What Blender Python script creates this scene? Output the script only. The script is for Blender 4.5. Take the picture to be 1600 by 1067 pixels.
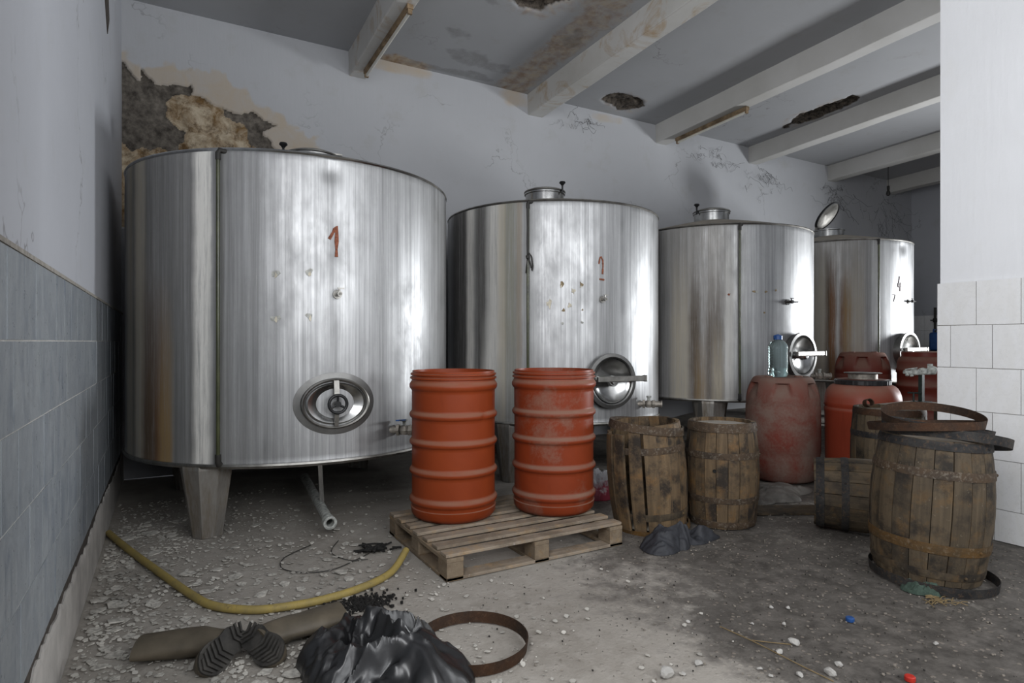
import bpy, bmesh, math, random
import numpy as np
from mathutils import Vector, Matrix, Euler
for o in list(bpy.data.objects): bpy.data.objects.remove(o)
SC = bpy.context.scene
COL = SC.collection
R = math.radians
PI = math.pi
random.seed(7)

# ------------------------------------------------------------------ camera, world, light, exposure
cam = bpy.data.cameras.new('camera'); cam.lens = 21.15; cam.sensor_width = 36; cam.clip_end = 100; cam.clip_start = .05
co = bpy.data.objects.new('camera', cam); COL.objects.link(co)
co.location = (0, 0, 1.28); co.rotation_euler = (R(90), 0, R(-29.8)); SC.camera = co
SC.view_settings.view_transform = 'Standard'; SC.view_settings.look = 'None'
SC.view_settings.exposure = 0.0; SC.view_settings.gamma = 1; SC.view_settings.use_curve_mapping = False
cy = SC.cycles; cy.max_bounces = 6; cy.diffuse_bounces = 4; cy.glossy_bounces = 3; cy.transmission_bounces = 5; cy.caustics_reflective = False; cy.caustics_refractive = False
wd = bpy.data.worlds.new('world'); SC.world = wd; wd.use_nodes = True
wd.node_tree.nodes['Background'].inputs[0].default_value = (.75, .85, 1, 1)
wd.node_tree.nodes['Background'].inputs[1].default_value = .4

def area_light(name, loc, normal, w, h, power, col=(1, 1, 1)):
    l = bpy.data.lights.new(name, 'AREA'); l.shape = 'RECTANGLE'; l.size = w; l.size_y = h; l.energy = power; l.color = col
    o = bpy.data.objects.new(name, l); COL.objects.link(o); o.location = loc
    o.rotation_euler = Vector(normal).to_track_quat('-Z', 'Y').to_euler()
    return o
area_light('daylight_left_window', (-.395, .45, 2.55), (1, 0, 0), 1.2, 2.1, 118, (.97, .98, 1))
area_light('daylight_inner_window', (11.36, 2.1, 1.6), (-1, .04, 0), 1.0, 1.1, 320, (.94, .97, 1)).data.spread = R(165)
area_light('front_fill_light', (2.2, -2.12, 2.75), (0, 1, 0), 4.1, 2.4, 160, (.96, .98, 1))  # added soft fill behind the camera, set in an invented window

# ------------------------------------------------------------------ helpers
def fin(o, label=None, cat=None, group=None, kind=None):
    if label: o['label'] = label
    if cat: o['category'] = cat
    if group: o['group'] = group
    if kind: o['kind'] = kind
    return o
def thing(name, label, cat, loc=(0, 0, 0), rot=(0, 0, 0), group=None):
    o = bpy.data.objects.new(name, None); COL.objects.link(o); o.location = loc; o.rotation_euler = rot
    o.empty_display_size = .1
    return fin(o, label, cat, group)
def link(name, me, parent=None, loc=(0, 0, 0), rot=(0, 0, 0)):
    o = bpy.data.objects.new(name, me); COL.objects.link(o); o.parent = parent; o.location = loc; o.rotation_euler = rot
    return o
def frame_of(t):
    t = Vector(t).normalized(); a = Vector((0, 0, 1)) if abs(t.z) < .9 else Vector((1, 0, 0))
    u = t.cross(a).normalized(); return u, t.cross(u).normalized()
class MB:
    def __init__(s): s.v = []; s.f = []; s.uv = None
    def add(s, vs, fs):
        b = len(s.v); s.v += [tuple(x) for x in vs]; s.f += [tuple(i + b for i in q) for q in fs]; return s
    def box(s, c, d, rot=None, taper=1):
        x, y, z = d[0] / 2, d[1] / 2, d[2] / 2
        vs = [Vector((sx * x * (taper if sz < 0 else 1), sy * y * (taper if sz < 0 else 1), sz * z)) for sz in (-1, 1) for sy in (-1, 1) for sx in (-1, 1)]
        if rot is not None: m = Euler(rot).to_matrix(); vs = [m @ v for v in vs]
        return s.add([v + Vector(c) for v in vs], [(0, 2, 3, 1), (4, 5, 7, 6), (0, 1, 5, 4), (2, 6, 7, 3), (0, 4, 6, 2), (1, 3, 7, 5)])
    def tube(s, pts, r, n=10, caps=True, flat=1):
        pts = [Vector(p) for p in pts]; rs = r if isinstance(r, (list, tuple)) else [r] * len(pts)
        t0 = (pts[1] - pts[0]).normalized(); u, w = frame_of(t0); vs = []
        for i, p in enumerate(pts):
            t = (pts[min(i + 1, len(pts) - 1)] - pts[max(i - 1, 0)]).normalized()
            q = t0.rotation_difference(t); u = q @ u; w = q @ w; t0 = t
            for k in range(n):
                a = 2 * PI * k / n; vs.append(p + (u * math.cos(a) + w * math.sin(a) * flat) * rs[i])
        fs = [(i * n + k, i * n + (k + 1) % n, (i + 1) * n + (k + 1) % n, (i + 1) * n + k) for i in range(len(pts) - 1) for k in range(n)]
        if caps: fs += [tuple(range(n))[::-1], tuple(range((len(pts) - 1) * n, len(pts) * n))]
        return s.add(vs, fs)
    def cyl(s, a, b, r, n=16, r2=None): return s.tube([a, b], [r, r if r2 is None else r2], n)
    def lathe(s, prof, n=48, c=(0, 0, 0), closed=False, fn=None, sx=1, sy=1):
        vs = []
        for (r, z) in prof:
            for k in range(n):
                a = 2 * PI * k / n; rr = r + (fn(a, z, r) if fn else 0)
                vs.append((c[0] + math.sin(a) * rr * sx, c[1] - math.cos(a) * rr * sy, c[2] + z))
        m = len(prof); fs = []
        for i in range(m if closed else m - 1):
            j = (i + 1) % m
            fs += [(i * n + k, i * n + (k + 1) % n, j * n + (k + 1) % n, j * n + k) for k in range(n)]
        if not closed:
            if prof[0][0] > 1e-6: fs.append(tuple(range(n))[::-1])
            if prof[-1][0] > 1e-6: fs.append(tuple(range((m - 1) * n, m * n)))
        return s.add(vs, fs)
    def poly(s, pts, d):                     # an outline extruded by vector d
        n = len(pts); d = Vector(d); pts = [Vector(p) for p in pts]
        return s.add(pts + [p + d for p in pts], [tuple(range(n))[::-1], tuple(range(n, 2 * n))] + [(i, (i + 1) % n, n + (i + 1) % n, n + i) for i in range(n)])
    def mesh(s, name, mat=None, smooth=True, angle=38):
        me = bpy.data.meshes.new(name); me.from_pydata(s.v, [], s.f); me.validate()
        bm = bmesh.new(); bm.from_mesh(me); bmesh.ops.recalc_face_normals(bm, faces=bm.faces); bm.to_mesh(me); bm.free()
        if mat: me.materials.append(mat)
        if smooth: me.shade_smooth(); me.set_sharp_from_angle(angle=R(angle))
        return me
    def build(s, name, mat, parent=None, loc=(0, 0, 0), rot=(0, 0, 0), smooth=True, angle=38):
        return link(name, s.mesh(name, mat, smooth, angle), parent, loc, rot)
def struct(o): o['kind'] = 'structure'; return o
def bevel(o, w=.004, seg=2):
    m = o.modifiers.new('bevel', 'BEVEL'); m.width = w; m.segments = seg; m.limit_method = 'ANGLE'; m.angle_limit = R(40); return o

# numpy noise
def _h(ix, iy, seed):
    n = (ix * 374761393 + iy * 668265263 + seed * 974634777) & 0xffffffff
    n = ((n ^ (n >> 13)) * 1274126177) & 0xffffffff
    return ((n ^ (n >> 16)) & 0xffff) / 65535.0
def vnoise(x, y, seed=0):
    x = np.asarray(x, float); y = np.asarray(y, float)
    ix = np.floor(x).astype(np.int64); iy = np.floor(y).astype(np.int64); fx = x - ix; fy = y - iy
    fx = fx * fx * (3 - 2 * fx); fy = fy * fy * (3 - 2 * fy)
    a = _h(ix, iy, seed); b = _h(ix + 1, iy, seed); c = _h(ix, iy + 1, seed); d = _h(ix + 1, iy + 1, seed)
    return (a + (b - a) * fx) * (1 - fy) + (c + (d - c) * fx) * fy
def fbm(x, y, seed=0, o=4):
    t = 0; a = .5; 
    for k in range(o): t = t + a * (vnoise(x * 2 ** k, y * 2 ** k, seed + k * 17) - .5) * 2; a *= .5
    return t
def sstep(x, a, b): t = np.clip((x - a) / (b - a), 0, 1); return t * t * (3 - 2 * t)
def floor_z(x): return float(.2 * sstep(np.float64(x), 5.4, 7.2))
def inpoly(x, y, pg):
    inside = np.zeros(x.shape, bool); n = len(pg)
    for i in range(n):
        x1, y1 = pg[i]; x2, y2 = pg[(i + 1) % n]
        c = ((y1 > y) != (y2 > y)) & (x < (x2 - x1) * (y - y1) / (y2 - y1 + 1e-12) + x1); inside ^= c
    return inside
def grid_obj(name, us, vs, fn, mat, attrs=None, hole=None):
    """us x vs grid; fn(U,V) -> X,Y,Z arrays; attrs {name: array}; hole(u,v) true removes the face"""
    U, V = np.meshgrid(us, vs); X, Y, Z = fn(U, V)
    nu, nv = len(us), len(vs)
    ids = np.arange(nu * nv).reshape(nv, nu)
    q = np.stack([ids[:-1, :-1], ids[:-1, 1:], ids[1:, 1:], ids[1:, :-1]], -1).reshape(-1, 4)
    if hole is not None:
        cu = (U[:-1, :-1] + U[1:, 1:]) / 2; cv = (V[:-1, :-1] + V[1:, 1:]) / 2
        q = q[~hole(cu, cv).reshape(-1)]
    me = bpy.data.meshes.new(name)
    P = np.stack([X, Y, Z], -1).reshape(-1, 3)
    me.from_pydata(P.tolist(), [], q.tolist())
    for k, a in (attrs or {}).items():
        at = me.attributes.new(k, 'FLOAT', 'POINT'); at.data.foreach_set('value', np.ascontiguousarray(a, np.float32).ravel())
    me.materials.append(mat); me.shade_smooth()
    return link(name, me)

# ------------------------------------------------------------------ materials
class Mt:
    def __init__(s, name):
        s.m = bpy.data.materials.new(name); s.m.use_nodes = True; s.t = s.m.node_tree; s.N = s.t.nodes
        s.b = s.N['Principled BSDF']
    def n(s, ty, **k):
        x = s.N.new(ty)
        for a, v in k.items(): setattr(x, a, v)
        return x
    def put(s, sock, v):
        if isinstance(v, bpy.types.NodeSocket): s.t.links.new(v, sock)
        elif v is not None:
            if sock.type == 'RGBA' and len(v) == 3: v = (*v, 1)
            sock.default_value = v
    def coord(s, kind='Object', scale=(1, 1, 1), loc=(0, 0, 0)):
        c = s.n('ShaderNodeTexCoord'); mp = s.n('ShaderNodeMapping'); s.put(mp.inputs[0], c.outputs[kind])
        mp.inputs['Scale'].default_value = scale; mp.inputs['Location'].default_value = loc; return mp.outputs[0]
    def noise(s, vec, scale=5, detail=4, rough=.55, dist=0, col=False):
        x = s.n('ShaderNodeTexNoise'); s.put(x.inputs['Vector'], vec); x.inputs['Scale'].default_value = scale
        x.inputs['Detail'].default_value = detail; x.inputs['Roughness'].default_value = rough; x.inputs['Distortion'].default_value = dist
        return x.outputs['Color' if col else 'Fac']
    def vor(s, vec, scale=5, feat='F1', out='Distance', rnd=1):
        x = s.n('ShaderNodeTexVoronoi', feature=feat); s.put(x.inputs['Vector'], vec); x.inputs['Scale'].default_value = scale
        x.inputs['Randomness'].default_value = rnd; return x.outputs[out]
    def ma(s, op, a, b=0, c=None, clamp=False):
        x = s.n('ShaderNodeMath', operation=op); x.use_clamp = clamp; s.put(x.inputs[0], a); s.put(x.inputs[1], b)
        if c is not None: s.put(x.inputs[2], c)
        return x.outputs[0]
    def rng(s, v, a, b, c=0, d=1):
        x = s.n('ShaderNodeMapRange'); s.put(x.inputs[0], v)
        for i, q in enumerate((a, b, c, d)): x.inputs[i + 1].default_value = q
        return x.outputs[0]
    def mix(s, f, a, b):
        x = s.n('ShaderNodeMix', data_type='RGBA'); s.put(x.inputs[0], f); s.put(x.inputs[6], a); s.put(x.inputs[7], b); return x.outputs[2]
    def attr(s, name):
        x = s.n('ShaderNodeAttribute', attribute_name=name); return x.outputs['Fac']
    def rnd(s): return s.n('ShaderNodeObjectInfo').outputs['Random']
    def sep(s, v): x = s.n('ShaderNodeSeparateXYZ'); s.put(x.inputs[0], v); return x.outputs
    def bump(s, h, st=.3, dist=.01):
        x = s.n('ShaderNodeBump'); x.inputs['Strength'].default_value = st; x.inputs['Distance'].default_value = dist
        s.put(x.inputs['Height'], h); s.put(s.b.inputs['Normal'], x.outputs[0])
    def out(s, col=None, rough=None, metal=None, spec=None, **k):
        s.put(s.b.inputs['Base Color'], col); s.put(s.b.inputs['Roughness'], rough); s.put(s.b.inputs['Metallic'], metal)
        s.put(s.b.inputs['Specular IOR Level'], spec)
        for a, v in k.items(): s.put(s.b.inputs[a.replace('_', ' ')], v)
        return s.m
def simple(name, c, rough=.5, metal=0, var=.25, scale=14, bump=.15, spec=.4):
    m = Mt(name); v = m.coord('Object'); n = m.noise(v, scale, 5, .6)
    d = tuple(x * (1 - var) for x in c); l = tuple(min(1, x * (1 + var)) for x in c)
    m.bump(n, bump, .004); return m.out(m.mix(m.rng(n, .3, .7), d, l), rough, metal, spec)

def plaster(name, base, dirt, peel=False, ceil=False, crack=True):
    m = Mt(name); v = m.coord('Object')
    big = m.noise(v, .7, 4, .6); mid = m.noise(v, 4, 5, .6); fine = m.noise(v, 45, 3, .6)
    brush = m.noise(m.coord('Object', (25, 25, 3) if not ceil else (3, 25, 25)), 1, 3, .6)
    c = m.mix(m.rng(big, .35, .7, 0, .55), base, tuple(x * .86 for x in base))
    c = m.mix(m.rng(mid, .58, .78, 0, .5), c, dirt)
    h = m.ma('ADD', m.ma('MULTIPLY', brush, .6), m.ma('MULTIPLY', mid, .8))
    if crack:
        w = m.n('ShaderNodeVectorMath', operation='ADD'); m.put(w.inputs[0], v)
        m.put(w.inputs[1], m.noise(v, 2.2, 4, .6, col=True))
        e = m.vor(w.outputs[0], .55, 'DISTANCE_TO_EDGE')
        k = m.ma('MULTIPLY', m.rng(e, 0, .006, 1, 0), m.rng(m.noise(v, .9, 2), .5, .62))
        c = m.mix(m.ma('MULTIPLY', k, .6), c, (.12, .11, .1))
    if ceil:
        st = m.attr('stain'); sm = m.attr('mold'); sp = m.attr('spall')
        ns = m.noise(v, 5, 6, .7, 1.2)
        k = m.ma('MULTIPLY', m.rng(m.ma('ADD', st, m.ma('MULTIPLY', ns, .9)), .8, 1.25), .85)
        c = m.mix(k, c, m.mix(m.rng(m.noise(v, 11, 4), .4, .62), (.46, .36, .24), (.26, .145, .06)))
        k2 = m.rng(m.ma('ADD', sm, m.ma('MULTIPLY', m.noise(v, 7, 6, .75), .7)), .78, 1.15, 0, .6)
        c = m.mix(k2, c, (.17, .168, .16))
        c = m.mix(m.rng(sp, .02, .2), c, m.mix(m.rng(m.noise(v, 16, 6, .75), .35, .65), (.012, .010, .009), (.15, .125, .10)))
        brush = m.ma('ADD', brush, m.ma('MULTIPLY', m.ma('MULTIPLY', sp, m.noise(v, 25, 6, .75)), 5))
        h = m.ma('ADD', m.ma('MULTIPLY', brush, .6), m.ma('MULTIPLY', mid, .8))
    if peel:
        pe = m.attr('peel'); dm = m.attr('damp'); gr = m.attr('grey')
        k = m.rng(m.ma('ADD', dm, m.ma('MULTIPLY', m.noise(v, 4, 5, .65, .8), .7)), .75, 1.25, 0, .8)
        c = m.mix(k, c, (.47, .37, .25))
        och = m.mix(m.rng(m.noise(v, 6, 6, .7, .5), .38, .62), (.2, .12, .05), (.58, .49, .36))
        och = m.mix(m.rng(m.noise(v, 9, 6, .75), .50, .66, 0, .9), och, (.085, .048, .022))
        gry = m.mix(m.rng(m.noise(v, 14, 5, .7), .3, .7), (.045, .038, .032), (.22, .195, .165))
        c = m.mix(m.rng(pe, .35, .65), c, m.mix(m.rng(gr, .3, .7), och, gry))
        h = m.ma('ADD', h, m.ma('MULTIPLY', m.ma('MULTIPLY', pe, m.noise(v, 22, 5, .7)), 6))
    m.bump(m.ma('ADD', h, m.ma('MULTIPLY', fine, .25)), .35, .006)
    return m.out(c, .85, 0, .25)

M = {}
M['wall_back'] = plaster('old_white_plaster', (.475, .482, .50), (.39, .38, .36), peel=True)
M['wall'] = plaster('pale_plaster', (.455, .467, .50), (.38, .385, .39))
M['wall_pier'] = plaster('clean_white_plaster', (.78, .785, .80), (.72, .715, .70), crack=False)
M['ceiling'] = plaster('stained_ceiling_plaster', (.385, .39, .402), (.32, .31, .29), ceil=True)
def mk_beam(name, k):
    m = Mt(name); v = m.coord('Object'); n = m.noise(v, 2.2, 6, .7, 1.0)
    c = m.mix(m.rng(m.noise(v, 1.2, 4), .35, .7), (.60, .59, .57), (.50, .49, .46))
    c = m.mix(m.rng(n, .58 - .1 * k, .74 - .1 * k, 0, .8), c, (.4, .27, .14)) if k else m.mix(m.rng(n, .62, .75, 0, .4), c, (.48, .43, .36))
    m.bump(m.noise(v, 20, 5), .25, .006); return m.out(c, .85, 0, .2)
M['beam'] = mk_beam('whitewashed_beam', 0); M['beam_stained'] = mk_beam('rust_stained_beam', .8)

def mk_floor():
    m = Mt('dusty_concrete_floor'); v = m.coord('Object')
    gr = m.attr('grime'); du = m.attr('dust')
    n1 = m.noise(v, 1.6, 6, .65); n2 = m.noise(v, 9, 6, .7); n3 = m.noise(v, 60, 4, .7)
    c = m.mix(m.rng(n1, .3, .7), (.245, .222, .192), (.37, .343, .305))
    c = m.mix(m.rng(n2, .45, .75, 0, .5), c, (.46, .43, .39))
    k = m.rng(m.ma('ADD', gr, m.ma('MULTIPLY', m.ma('SUBTRACT', n2, .5), 1.5)), .3, .7, 0, .92)
    dk = m.mix(m.rng(n2, .35, .68), (.030, .026, .023), (.125, .112, .10))
    # pebbles showing in the worn dark part
    pv = m.vor(v, 38); pc = m.vor(v, 38, out='Color')
    pk = m.ma('MULTIPLY', m.rng(pv, .28, .36, 1, 0), m.rng(m.sep(pc)[0], .72, .76))
    dk = m.mix(m.ma('MULTIPLY', pk, .8), dk, (.2, .17, .14))
    c = m.mix(k, c, dk)
    c = m.mix(m.rng(n3, .62, .8, 0, .5), c, (.06, .055, .05))
    c = m.mix(m.ma('MULTIPLY', du, m.rng(n2, .3, .6)), c, (.36, .335, .30))
    h = m.ma('ADD', m.ma('ADD', n2, m.ma('MULTIPLY', n3, .5)), m.ma('MULTIPLY', pk, .5))
    m.bump(h, .5, .012); return m.out(c, m.rng(k, 0, 1, .9, .62), 0, .3)
M['floor'] = mk_floor()

def mk_tile(name, a, b, vein, rough):
    m = Mt(name); c = m.n('ShaderNodeTexCoord'); r = m.rnd()
    ad = m.n('ShaderNodeVectorMath', operation='ADD'); m.put(ad.inputs[0], c.outputs['Object'])
    cmb = m.n('ShaderNodeCombineXYZ'); m.put(cmb.inputs[0], m.ma('MULTIPLY', r, 37)); m.put(cmb.inputs[1], m.ma('MULTIPLY', r, 91)); m.put(ad.inputs[1], cmb.outputs[0])
    mp = m.n('ShaderNodeMapping'); m.put(mp.inputs[0], ad.outputs[0]); mp.inputs['Scale'].default_value = (1, 3.2, 1); mp.inputs['Rotation'].default_value = (R(22), 0, 0)
    n = m.noise(mp.outputs[0], 3.2, 5, .6, 1.6); n2 = m.noise(ad.outputs[0], 30, 4, .7)
    cc = m.mix(m.rng(n, .38, .62), a, b); cc = m.mix(m.rng(n, .60, .68, 0, .55), cc, vein)
    cc = m.mix(m.rng(n2, .6, .8, 0, .25), cc, tuple(x * .8 for x in a)); cc = m.mix(m.ma('MULTIPLY', r, .2), cc, tuple(x * .75 for x in a))
    return m.out(cc, m.rng(n2, .3, .7, rough, rough + .2), 0, .5)
M['tile_l'] = mk_tile('blue_grey_marbled_tile', (.30, .325, .345), (.225, .25, .28), (.14, .17, .215), .25)
M['tile_r'] = mk_tile('white_glazed_tile', (.80, .80, .80), (.76, .755, .74), (.74, .74, .74), .2)
M['grout'] = simple('tile_grout', (.50, .49, .465), .9, 0, .2, 30)
M['grout_d'] = simple('dirty_tile_grout', (.30, .28, .25), .9, 0, .3, 30)
M['plinth'] = simple('plinth_render', (.40, .38, .355), .9, 0, .22, 6, .4)
M['darkhole'] = simple('bare_dark_rubble', (.055, .045, .038), .95, 0, .5, 25, .8)

def steel(name, stains, seed=0, base=(.445, .447, .45), rough=.34):
    """stains: (azimuth deg, half width deg, colour, z0, z1 (full strength), strength)"""
    m = Mt(name); uv = m.coord('UV', (1, 1, 1), (seed * 3.1, 0, 0)); raw = m.n('ShaderNodeTexCoord').outputs['UV']; su = m.sep(raw)
    mp = lambda sx, sy: (lambda x: x)(m.coord('UV', (sx, sy, 1), (seed * 7.3, seed, 0)))
    st1 = m.noise(mp(5, .35), 1, 6, .65); st2 = m.noise(mp(15, .8), 1, 5, .75); cl = m.noise(mp(.7, 1.6), 1.6, 5, .65); fin_ = m.noise(mp(60, 3), 1, 3, .7)
    c = m.mix(m.rng(st1, .32, .68), tuple(x * .60 for x in base), tuple(min(1, x * 1.22) for x in base))
    c = m.mix(m.rng(st2, .46, .68, 0, .65), c, tuple(x * .55 for x in base))
    c = m.mix(m.rng(cl, .45, .7, 0, .45), c, tuple(x * .6 for x in base))
    sp = m.noise(m.coord('UV', (14, 14, 1), (seed * 2.3, 0, 0)), 1.5, 6, .8)
    c = m.mix(m.rng(sp, .60, .74, 0, .5), c, (.20, .195, .185))
    c = m.mix(m.rng(m.noise(m.coord('UV', (30, 5, 1), (seed, 0, 0)), 1, 5, .75), .60, .70, 0, .5), c, (.66, .65, .62))
    rg = m.ma('ADD', m.rng(cl, .3, .75, rough - .05, rough + .14), m.ma('MULTIPLY', m.ma('ADD', st2, m.ma('SUBTRACT', sp, .5)), .13))
    met = 1.0; metv = m.rng(m.ma('ADD', cl, m.ma('MULTIPLY', sp, .5)), .5, 1.0, .84, .58)
    wob = m.ma('MULTIPLY', m.ma('SUBTRACT', m.noise(m.coord('UV', (.0, 2.2, 1), (seed, seed * 5, 0)), 1, 4, .6), .5), .22)
    u = m.ma('ADD', su[0], wob)
    sn = m.ma('ADD', m.ma('MULTIPLY', m.noise(m.coord('UV', (10, .7, 1), (seed, 3, 0)), 1, 5, .75), .55), m.ma('MULTIPLY', m.noise(m.coord('UV', (20, 4.5, 1), (3.1, seed, 0)), 1, 5, .8), .45))
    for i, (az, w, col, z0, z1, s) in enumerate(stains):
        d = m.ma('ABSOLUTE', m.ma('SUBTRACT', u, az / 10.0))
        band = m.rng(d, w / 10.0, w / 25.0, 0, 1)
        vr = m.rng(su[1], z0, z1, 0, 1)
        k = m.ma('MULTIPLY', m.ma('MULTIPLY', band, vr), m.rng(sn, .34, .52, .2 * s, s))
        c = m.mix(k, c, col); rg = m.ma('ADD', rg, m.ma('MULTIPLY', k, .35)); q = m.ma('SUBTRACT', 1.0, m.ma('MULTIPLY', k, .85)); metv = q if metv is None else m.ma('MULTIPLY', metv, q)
    m.bump(m.ma('ADD', m.ma('MULTIPLY', fin_, .5), m.ma('ADD', m.ma('MULTIPLY', cl, .6), m.ma('MULTIPLY', sp, .5))), .12, .004)
    return m.out(c, rg, metv if metv is not None else 1.0)
TAN = (.48, .43, .34); WHT = (.82, .80, .75); RUST = (.17, .075, .025); BRN = (.10, .07, .045); OCH = (.30, .20, .09); GRN = (.26, .25, .17); DK = (.05, .045, .04)
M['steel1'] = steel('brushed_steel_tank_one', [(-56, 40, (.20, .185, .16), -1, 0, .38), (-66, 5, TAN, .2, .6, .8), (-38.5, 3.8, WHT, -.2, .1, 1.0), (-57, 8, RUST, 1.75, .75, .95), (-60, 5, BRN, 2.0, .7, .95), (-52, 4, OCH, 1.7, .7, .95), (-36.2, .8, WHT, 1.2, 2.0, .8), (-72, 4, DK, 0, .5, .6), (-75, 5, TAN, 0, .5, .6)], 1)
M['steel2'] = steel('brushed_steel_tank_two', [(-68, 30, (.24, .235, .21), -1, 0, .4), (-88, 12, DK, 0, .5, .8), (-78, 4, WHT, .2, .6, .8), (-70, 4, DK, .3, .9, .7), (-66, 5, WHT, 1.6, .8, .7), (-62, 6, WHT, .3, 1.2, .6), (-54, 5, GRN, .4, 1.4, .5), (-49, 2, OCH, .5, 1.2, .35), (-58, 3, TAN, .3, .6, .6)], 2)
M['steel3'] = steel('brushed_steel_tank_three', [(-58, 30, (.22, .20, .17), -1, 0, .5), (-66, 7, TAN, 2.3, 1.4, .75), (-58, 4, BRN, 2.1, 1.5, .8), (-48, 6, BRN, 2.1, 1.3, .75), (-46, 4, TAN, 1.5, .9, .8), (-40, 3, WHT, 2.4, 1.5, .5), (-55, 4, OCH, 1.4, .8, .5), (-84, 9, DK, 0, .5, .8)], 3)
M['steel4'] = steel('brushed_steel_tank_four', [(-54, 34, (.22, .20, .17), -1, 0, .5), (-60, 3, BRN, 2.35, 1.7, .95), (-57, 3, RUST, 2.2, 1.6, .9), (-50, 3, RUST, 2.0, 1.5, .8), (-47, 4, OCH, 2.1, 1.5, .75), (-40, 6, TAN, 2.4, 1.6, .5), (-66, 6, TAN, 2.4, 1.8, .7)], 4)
M['steel'] = simple('plain_polished_steel', (.46, .46, .45), .24, 1, .25, 9, .06)
M['steel_dull'] = simple('dull_stained_steel', (.29, .28, .26), .42, 1, .4, 8, .1)
M['steel_mid'] = simple('smudged_steel', (.19, .188, .182), .38, 1, .25, 6, .06)
def mk_leg():
    m = Mt('streaked_steel_leg'); v = m.coord('Object', (14, 14, 1.6)); n = m.noise(v, 1, 6, .7)
    c = m.mix(m.rng(n, .35, .65), (.16, .13, .095), (.50, .49, .47)); k = m.rng(n, .35, .6)
    return m.out(c, m.rng(n, .3, .7, .6, .35), m.rng(k, 0, 1, .35, .95))
M['leg'] = mk_leg()
M['dustroof'] = simple('dusty_tank_roof', (.30, .27, .23), .8, .25, .25, 5, .2)
M['black'] = simple('black_plastic', (.015, .015, .016), .35, 0, .3, 20, .05)
M['gauge'] = simple('green_gauge_tube', (.05, .055, .022), .25, 0, .5, 6, .05, .6)
M['brass'] = simple('crusted_brass', (.33, .30, .26), .55, .6, .45, 28, .5)
M['crust'] = simple('crusted_lime_fitting', (.42, .43, .40), .85, .1, .5, 40, .8)
M['blue'] = simple('blue_plastic', (.02, .07, .22), .35, 0, .2)
M['redpaint'] = simple('red_marker_paint', (.22, .07, .035), .75, 0, .5, 60)
M['blackpaint'] = simple('black_marker_paint', (.06, .03, .03), .6, 0, .3, 40)
M['paper'] = simple('torn_sticker_paper', (.62, .57, .46), .8, 0, .3, 30)
M['glue'] = simple('brown_glue_residue', (.25, .19, .11), .7, 0, .4, 40)
M['greyglue'] = simple('grey_glue_residue', (.40, .40, .37), .6, .3, .4, 40)

def mk_drum(name, a, b, dust, dk, gloss=.38):
    m = Mt(name); v = m.coord('Object'); r = m.rnd(); n = m.noise(v, 3, 6, .65, .5); st = m.noise(m.coord('Object', (9, 9, 1.2)), 1, 6, .7); f = m.noise(v, 50, 4, .7)
    c = m.mix(m.rng(n, .3, .7), a, b); c = m.mix(m.rng(st, .6, .8, 0, .5), c, tuple(x * .45 for x in a))
    nz = m.sep(m.n('ShaderNodeNewGeometry').outputs['Normal'])[2]
    up = m.rng(nz, .04, .5, 0, .85)
    k = m.ma('MAXIMUM', m.ma('MULTIPLY', up, m.rng(n, .25, .55, .35, 1)), m.rng(m.ma('ADD', n, m.ma('MULTIPLY', f, .3)), .72 - dk, .98 - dk, 0, .8))
    c = m.mix(k, c, dust); m.bump(f, .1, .002); return m.out(c, m.rng(k, 0, 1, gloss, .9), 0, .22)
M['drum_a'] = mk_drum('orange_drum_plastic', (.245, .043, .011), (.20, .034, .010), (.24, .115, .075), -.15)
M['drum_b'] = mk_drum('scuffed_orange_drum_plastic', (.22, .038, .012), (.17, .029, .010), (.21, .125, .09), .07)
M['drum_dusty'] = mk_drum('dust_caked_red_drum_plastic', (.165, .036, .023), (.115, .031, .022), (.19, .135, .108), .22, .6)
M['drum_red'] = mk_drum('brick_red_drum_plastic', (.30, .052, .026), (.25, .043, .022), (.28, .15, .11), -.15, .3)
M['drum_dark'] = mk_drum('dark_red_drum_plastic', (.15, .027, .017), (.11, .021, .014), (.20, .12, .09), -.08, .4)

def mk_wood(name, a, b, dark, scale=(30, 30, 1.6), rough=.75, grime=.4):
    m = Mt(name); c = m.n('ShaderNodeTexCoord'); r = m.rnd()
    ad = m.n('ShaderNodeVectorMath', operation='ADD'); m.put(ad.inputs[0], c.outputs['Object'])
    cmb = m.n('ShaderNodeCombineXYZ')
    for i, q in enumerate((37, 91, 53)): m.put(cmb.inputs[i], m.ma('MULTIPLY', r, q))
    m.put(ad.inputs[1], cmb.outputs[0]); mp = m.n('ShaderNodeMapping'); m.put(mp.inputs[0], ad.outputs[0]); mp.inputs['Scale'].default_value = scale
    g = m.noise(mp.outputs[0], 1, 6, .65, .6); n = m.noise(ad.outputs[0], 5, 6, .7); f = m.noise(ad.outputs[0], 40, 4, .7)
    cc = m.mix(m.rng(g, .3, .7), a, b); cc = m.mix(m.ma('MULTIPLY', r, .45), cc, dark)
    cc = m.mix(m.rng(m.noise(ad.outputs[0], 11, 5, .7), .52, .68, 0, .5), cc, (b[0] * 1.25, b[1] * .95, b[2] * .55)); cc = m.mix(m.rng(n, .47, .62, 0, grime), cc, dark); cc = m.mix(m.rng(m.noise(ad.outputs[0], 22, 5, .75), .58, .72, 0, .5), cc, dark); cc = m.mix(m.rng(f, .63, .74, 0, .5), cc, (b[0] * 1.9, b[1] * 2.1, b[2] * 2.5))
    m.bump(m.ma('ADD', g, m.ma('MULTIPLY', f, .4)), .5, .006); return m.out(cc, rough, 0, .3)
M['stave'] = mk_wood('weathered_oak_stave', (.085, .056, .031), (.185, .125, .068), (.022, .0175, .014), grime=.95)
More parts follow.
